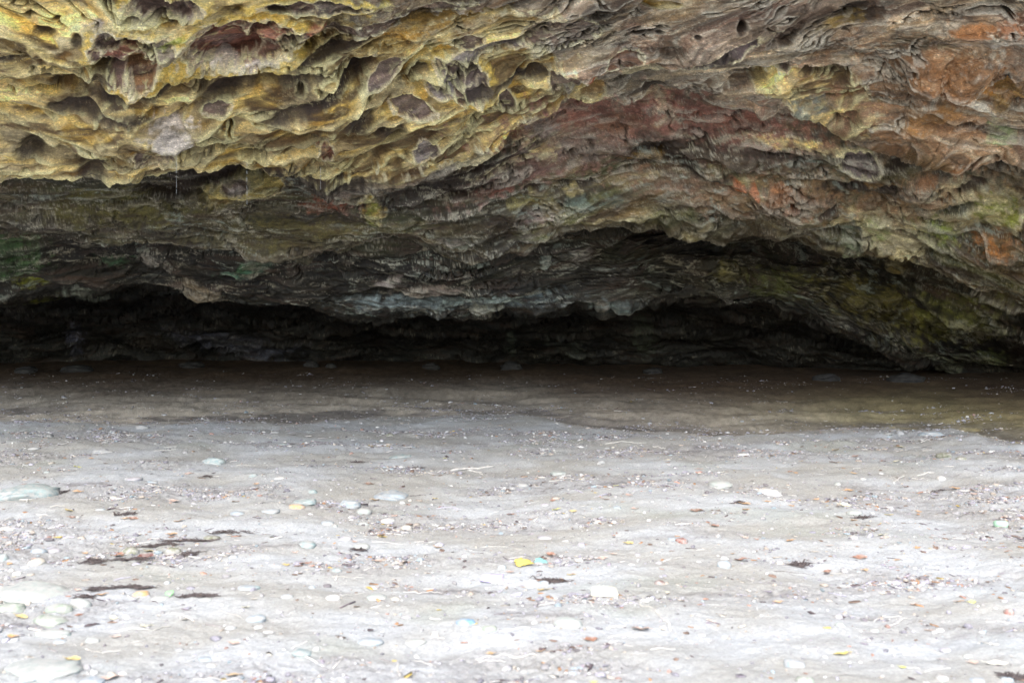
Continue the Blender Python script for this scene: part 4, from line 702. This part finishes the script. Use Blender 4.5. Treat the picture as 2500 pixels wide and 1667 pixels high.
for a in [(5,1420,110,420,40),(5,1190,225,360,50),(5,850,250,260,55),(5,1680,190,190,38),(5,1700,60,520,45),(1,1110,1113,280,34),(1,2050,1270,480,60),(1,570,915,90,46),(5,900,500,280,46),(5,1200,488,380,26),(5,760,570,170,46),(5,1750,562,380,24),
 (6,940,152,130,36),(7,400,422,260,50),(8,350,265,190,80),(8,2260,1285,280,90),(4,920,1147,190,36),(4,1600,905,180,40),(3,2080,1015,180,24),(2,940,655,130,18),(2,1460,706,170,16),(1,1860,782,90,18),]:
    wrack(*a)
# ---- a label for every find: its look and where it lies from the landmark nearest to it
def label_items():
    rows = {}
    for it in ITEMS:
        o, noun, look, sx, sy, grp = it
        d = [((sx-a)**2+(2.2*(sy-b))**2, n, sx-a, sy-b) for a, b, n in LM]; _, n, dx, dy = min(d)
        rel = ('right of' if dx > 0 else 'left of') if abs(dx) > 1.6*abs(dy) else ('in front of' if dy > 0 else 'behind')
        if abs(dx) > .5*abs(dy) and abs(dy) > .25*abs(dx): rel = ('front ' if dy > 0 else 'back ')+('right of' if dx > 0 else 'left of')
        dist = math.hypot(dx, 2*dy); near = 'just ' if dist < 110 else 'far ' if dist > 330 else ''
        lab = f'{look} {noun} {near}{rel} the {n}'.replace('just front', 'close in front and').replace('just back', 'close behind and').replace('far front', 'far in front and').replace('far back', 'far behind and').replace('stone front ', 'stone in front and ').replace(' front right', ' in front and right').replace(' front left', ' in front and left').replace(' back right', ' behind and right').replace(' back left', ' behind and left')
        rows.setdefault(lab, []).append(it)
    ordn = ['leftmost', 'second from left', 'third from left', 'fourth from left', 'fifth from left', 'sixth from left', 'seventh from left', 'eighth from left', 'ninth from left']
    for lab, L_ in rows.items():
        L_.sort(key=lambda q: q[3])
        for i, it in enumerate(L_):
            l2 = lab if len(L_) == 1 else (('rightmost' if i == len(L_)-1 else ordn[min(i, 8)])+' '+lab)
            tag(it[0], l2, {'stone': 'stone', 'leaf': 'leaf', 'stick': 'driftwood', 'seaweed': 'seaweed'}[it[1]], it[5])
label_items()

# ---- gravel and shredded bits nobody could count
def scatter(name, base, n, smin, smax, flat, pal, seed, label, dens=1.0, along=False, mat=None):
    r = np.random.RandomState(seed); bv, bf = base; out = []; cnt = 0; XS = []; YS = []
    while cnt < n:
        y = 3.3+r.rand(60000)**.8*(16.5-3.3); x = (r.rand(60000)*1.3-.65)*y*.95
        keep = r.rand(60000) < (.04+.96*mats(x, y)**1.3*ss(-.12, .35, fbm(x*1.6, y*4.0, 4, 77)))*dens
        xp_ = CX+x/y*F; keep &= (r.rand(60000) < 1-.9*ss(.2, 3.2, y-crest_d(np.clip(xp_, -900, 3300))))
        XS.append(x[keep]); YS.append(y[keep]); cnt += keep.sum()
    x = np.concatenate(XS)[:n]; y = np.concatenate(YS)[:n]; z = ground_z(x, y)
    s = smin+(smax-smin)*r.rand(n)**3; a = r.rand(n)*2*np.pi if not along else r.normal(0, .8, n)
    sx_ = s*(1+.6*r.rand(n)); sy_ = s*(.6+.5*r.rand(n)) if not along else s*.25; sz = s*flat*(.6+.8*r.rand(n))
    tl = r.normal(0, .25, n); v = bv[None]*(1+.16*r.randn(n, len(bv), 1)*(0 if along else 1))
    lx = v[..., 0]*sx_[:, None]; ly = v[..., 1]*(sy_[:, None] if not np.isscalar(sy_) else sy_); lz = v[..., 2]*sz[:, None]+lx*tl[:, None]*(.6 if flat < .3 else .2)
    X = lx*np.cos(a)[:, None]-ly*np.sin(a)[:, None]+x[:, None]; Y = lx*np.sin(a)[:, None]+ly*np.cos(a)[:, None]+y[:, None]; Z_ = lz+(z+sz*.25)[:, None]
    P_ = np.stack([X, Y, Z_], -1).reshape(-1, 3); Fc = (bf[None]+(np.arange(n)*len(bv))[:, None, None]).reshape(-1, bf.shape[1])
    pal = np.array(pal); ci = r.choice(len(pal), n, p=pal[:, 3]/pal[:, 3].sum()); c_ = pal[ci, :3]*(.75+.5*r.rand(n, 1)); c_ = np.repeat(np.clip(c_, 0, .82), len(bv), 0)
    o = bpy.data.objects.new(name, mesh_from(name, P_, Fc, mat, flat > .3, c_)); COL.objects.link(o)
    tag(o, label, 'debris', None, 'stuff')
GM = attr_material('gravel')
STP = [(.34,.33,.32,6),(.24,.23,.25,4),(.55,.54,.51,3),(.37,.355,.39,3),(.40,.35,.29,3),(.17,.155,.155,1.2),(.28,.33,.345,1.5),(.34,.23,.19,.6)]
scatter('fine_gravel', ICO1, 30000, .003, .011, .6, STP, 31, 'fine grey gravel spread in tide lines over the sand', mat=GM)
scatter('gravel', ICO2, 4800, .006, .022, .55, STP, 33, 'small pebbles spread in tide lines over the sand', mat=GM)
qb = np.array([(-1, -.8, .15), (-.1, -1, 0), (.9, -.6, .25), (-1, .7, 0), (0, .9, .2), (1, .5, 0)]); qf = np.array([(0, 1, 4, 3), (1, 2, 5, 4)])
BKP = [(.22,.15,.11,3),(.42,.24,.12,2),(.55,.50,.42,3),(.13,.10,.10,2.5),(.50,.30,.22,1.2),(.34,.30,.33,3),(.55,.42,.12,.5)]
bq = np.concatenate([qb, qb-np.array([0, 0, .12])]); bfq = np.concatenate([qf, qf[:, ::-1]+6, np.array([(0, 6, 7, 1), (1, 7, 8, 2), (2, 8, 11, 5), (5, 11, 10, 4), (4, 10, 9, 3), (3, 9, 6, 0)])])
scatter('leaf_litter', (bq, bfq), 10500, .004, .020, .25, BKP, 37, 'shredded leaves and bark bits strewn over the sand', mat=GM)
bx = np.array([(a, b, c_) for a in (-1, 0, 1) for b in (-1, 1) for c_ in (-1, 1)], float); bx[:, 1] *= .30; bx[4:8, 1] += .25
bxf = np.array([(0, 1, 3, 2), (8, 10, 11, 9)]+[(i, i+4, i+5, i+1) for i in (0, 4)]+[(i+2, i+3, i+7, i+6) for i in (0, 4)]+[(i, i+2, i+6, i+4) for i in (0, 4)]+[(i+1, i+5, i+7, i+3) for i in (0, 4)])
scatter('twig_litter', (bx, bxf), 3800, .008, .045, .06, [(.6,.57,.52,4),(.35,.32,.30,2),(.14,.11,.12,1.5),(.42,.40,.47,1.5)], 41, 'fine bleached and dark twigs strewn over the sand', along=True, mat=GM)

# ---- fallen rocks at the foot of the back wall
for i, (dx_, py_, w_, h_, lab) in enumerate([(715, 836, 34, 16, 'rounded dark rock at the foot of the cave wall, left of the middle'), (760, 838, 24, 11, 'small dark rock right of the rounded one at the cave wall'), (990, 840, 40, 13, 'flat dark rock against the back cave wall near the middle'),
  (1175, 842, 50, 20, 'pale streaked rock under the pale column of the back wall'), (440, 838, 60, 14, 'long low rock at the wall foot left of the middle'), (180, 846, 70, 16, 'long dark rock at the far left foot of the wall'), (1500, 850, 46, 13, 'low black rock at the wall foot right of the middle'),
  (1900, 866, 60, 15, 'dark rock where the right wall meets the sand'), (2080, 868, 80, 18, 'large dark rock at the right end of the wall'), (60, 850, 50, 14, 'small black rock at the left end of the wall')]):
    ix, iy = dx_*2500/2352., (py_+6)*2500/2352.; X, Y, Zg = on_sand(ix, iy); s_ = Y/2287.
    me = pebble_mesh('fallen_rock', item_material('dark_rock', (.035, .033, .03), .85), w_*s_*.5, w_*s_*.4, h_*s_*.9, .28, True)
    tag(place('fallen_rock', me, (X, Y, Zg), random.uniform(-.4, .4)), lab, 'rock', 'fallen rocks along the cave wall')

# ---- water dripping from the yellow lip
def drip(x, y0, y1, dist, label):
    n = 26; X = (x-CX)/F*dist; z0 = EYE+(HY-y0)/F*dist; z1 = EYE+(HY-y1)/F*dist; parts = []
    z = z0
    while z > z1:
        ln = random.uniform(.012, .07); r_ = random.uniform(.0009, .0015); k2 = 5
        pts = [(random.gauss(0, .0012), 0, z-z0-ln*i/(k2-1)) for i in range(k2)]; pts = [(p[0], .0004*i, p[2]) for i, p in enumerate(pts)]
        parts.append(tube(pts, [r_*.3, r_, r_*1.2, r_, r_*.3], 6, 1)); z -= ln*.9+random.choice((0, 0, .004, .02))
    m = bpy.data.materials.get('drip_water')
    if not m:
        m = bpy.data.materials.new('drip_water'); m.use_nodes = True; b = m.node_tree.nodes['Principled BSDF']
        b.inputs['Roughness'].default_value = .12; b.inputs['Base Color'].default_value = (.85, .88, .9, 1); b.inputs['Transmission Weight'].default_value = .35; b.inputs['IOR'].default_value = 1.33
    V_, F_ = join(parts); o = place('water_drip', mesh_any('water_drip', V_, F_, m), (X, dist, z0)); tag(o, label, 'water drip', 'drips falling from the roof')
drip(405, 345, 448, 9.35, 'longest thin water drip falling from the yellow lip, left one')
drip(567, 372, 462, 9.45, 'faint thin water drip between the two others under the yellow lip')
drip(736, 385, 432, 9.55, 'short thin water drip falling from the yellow lip, rightmost')
#END_ITEMS
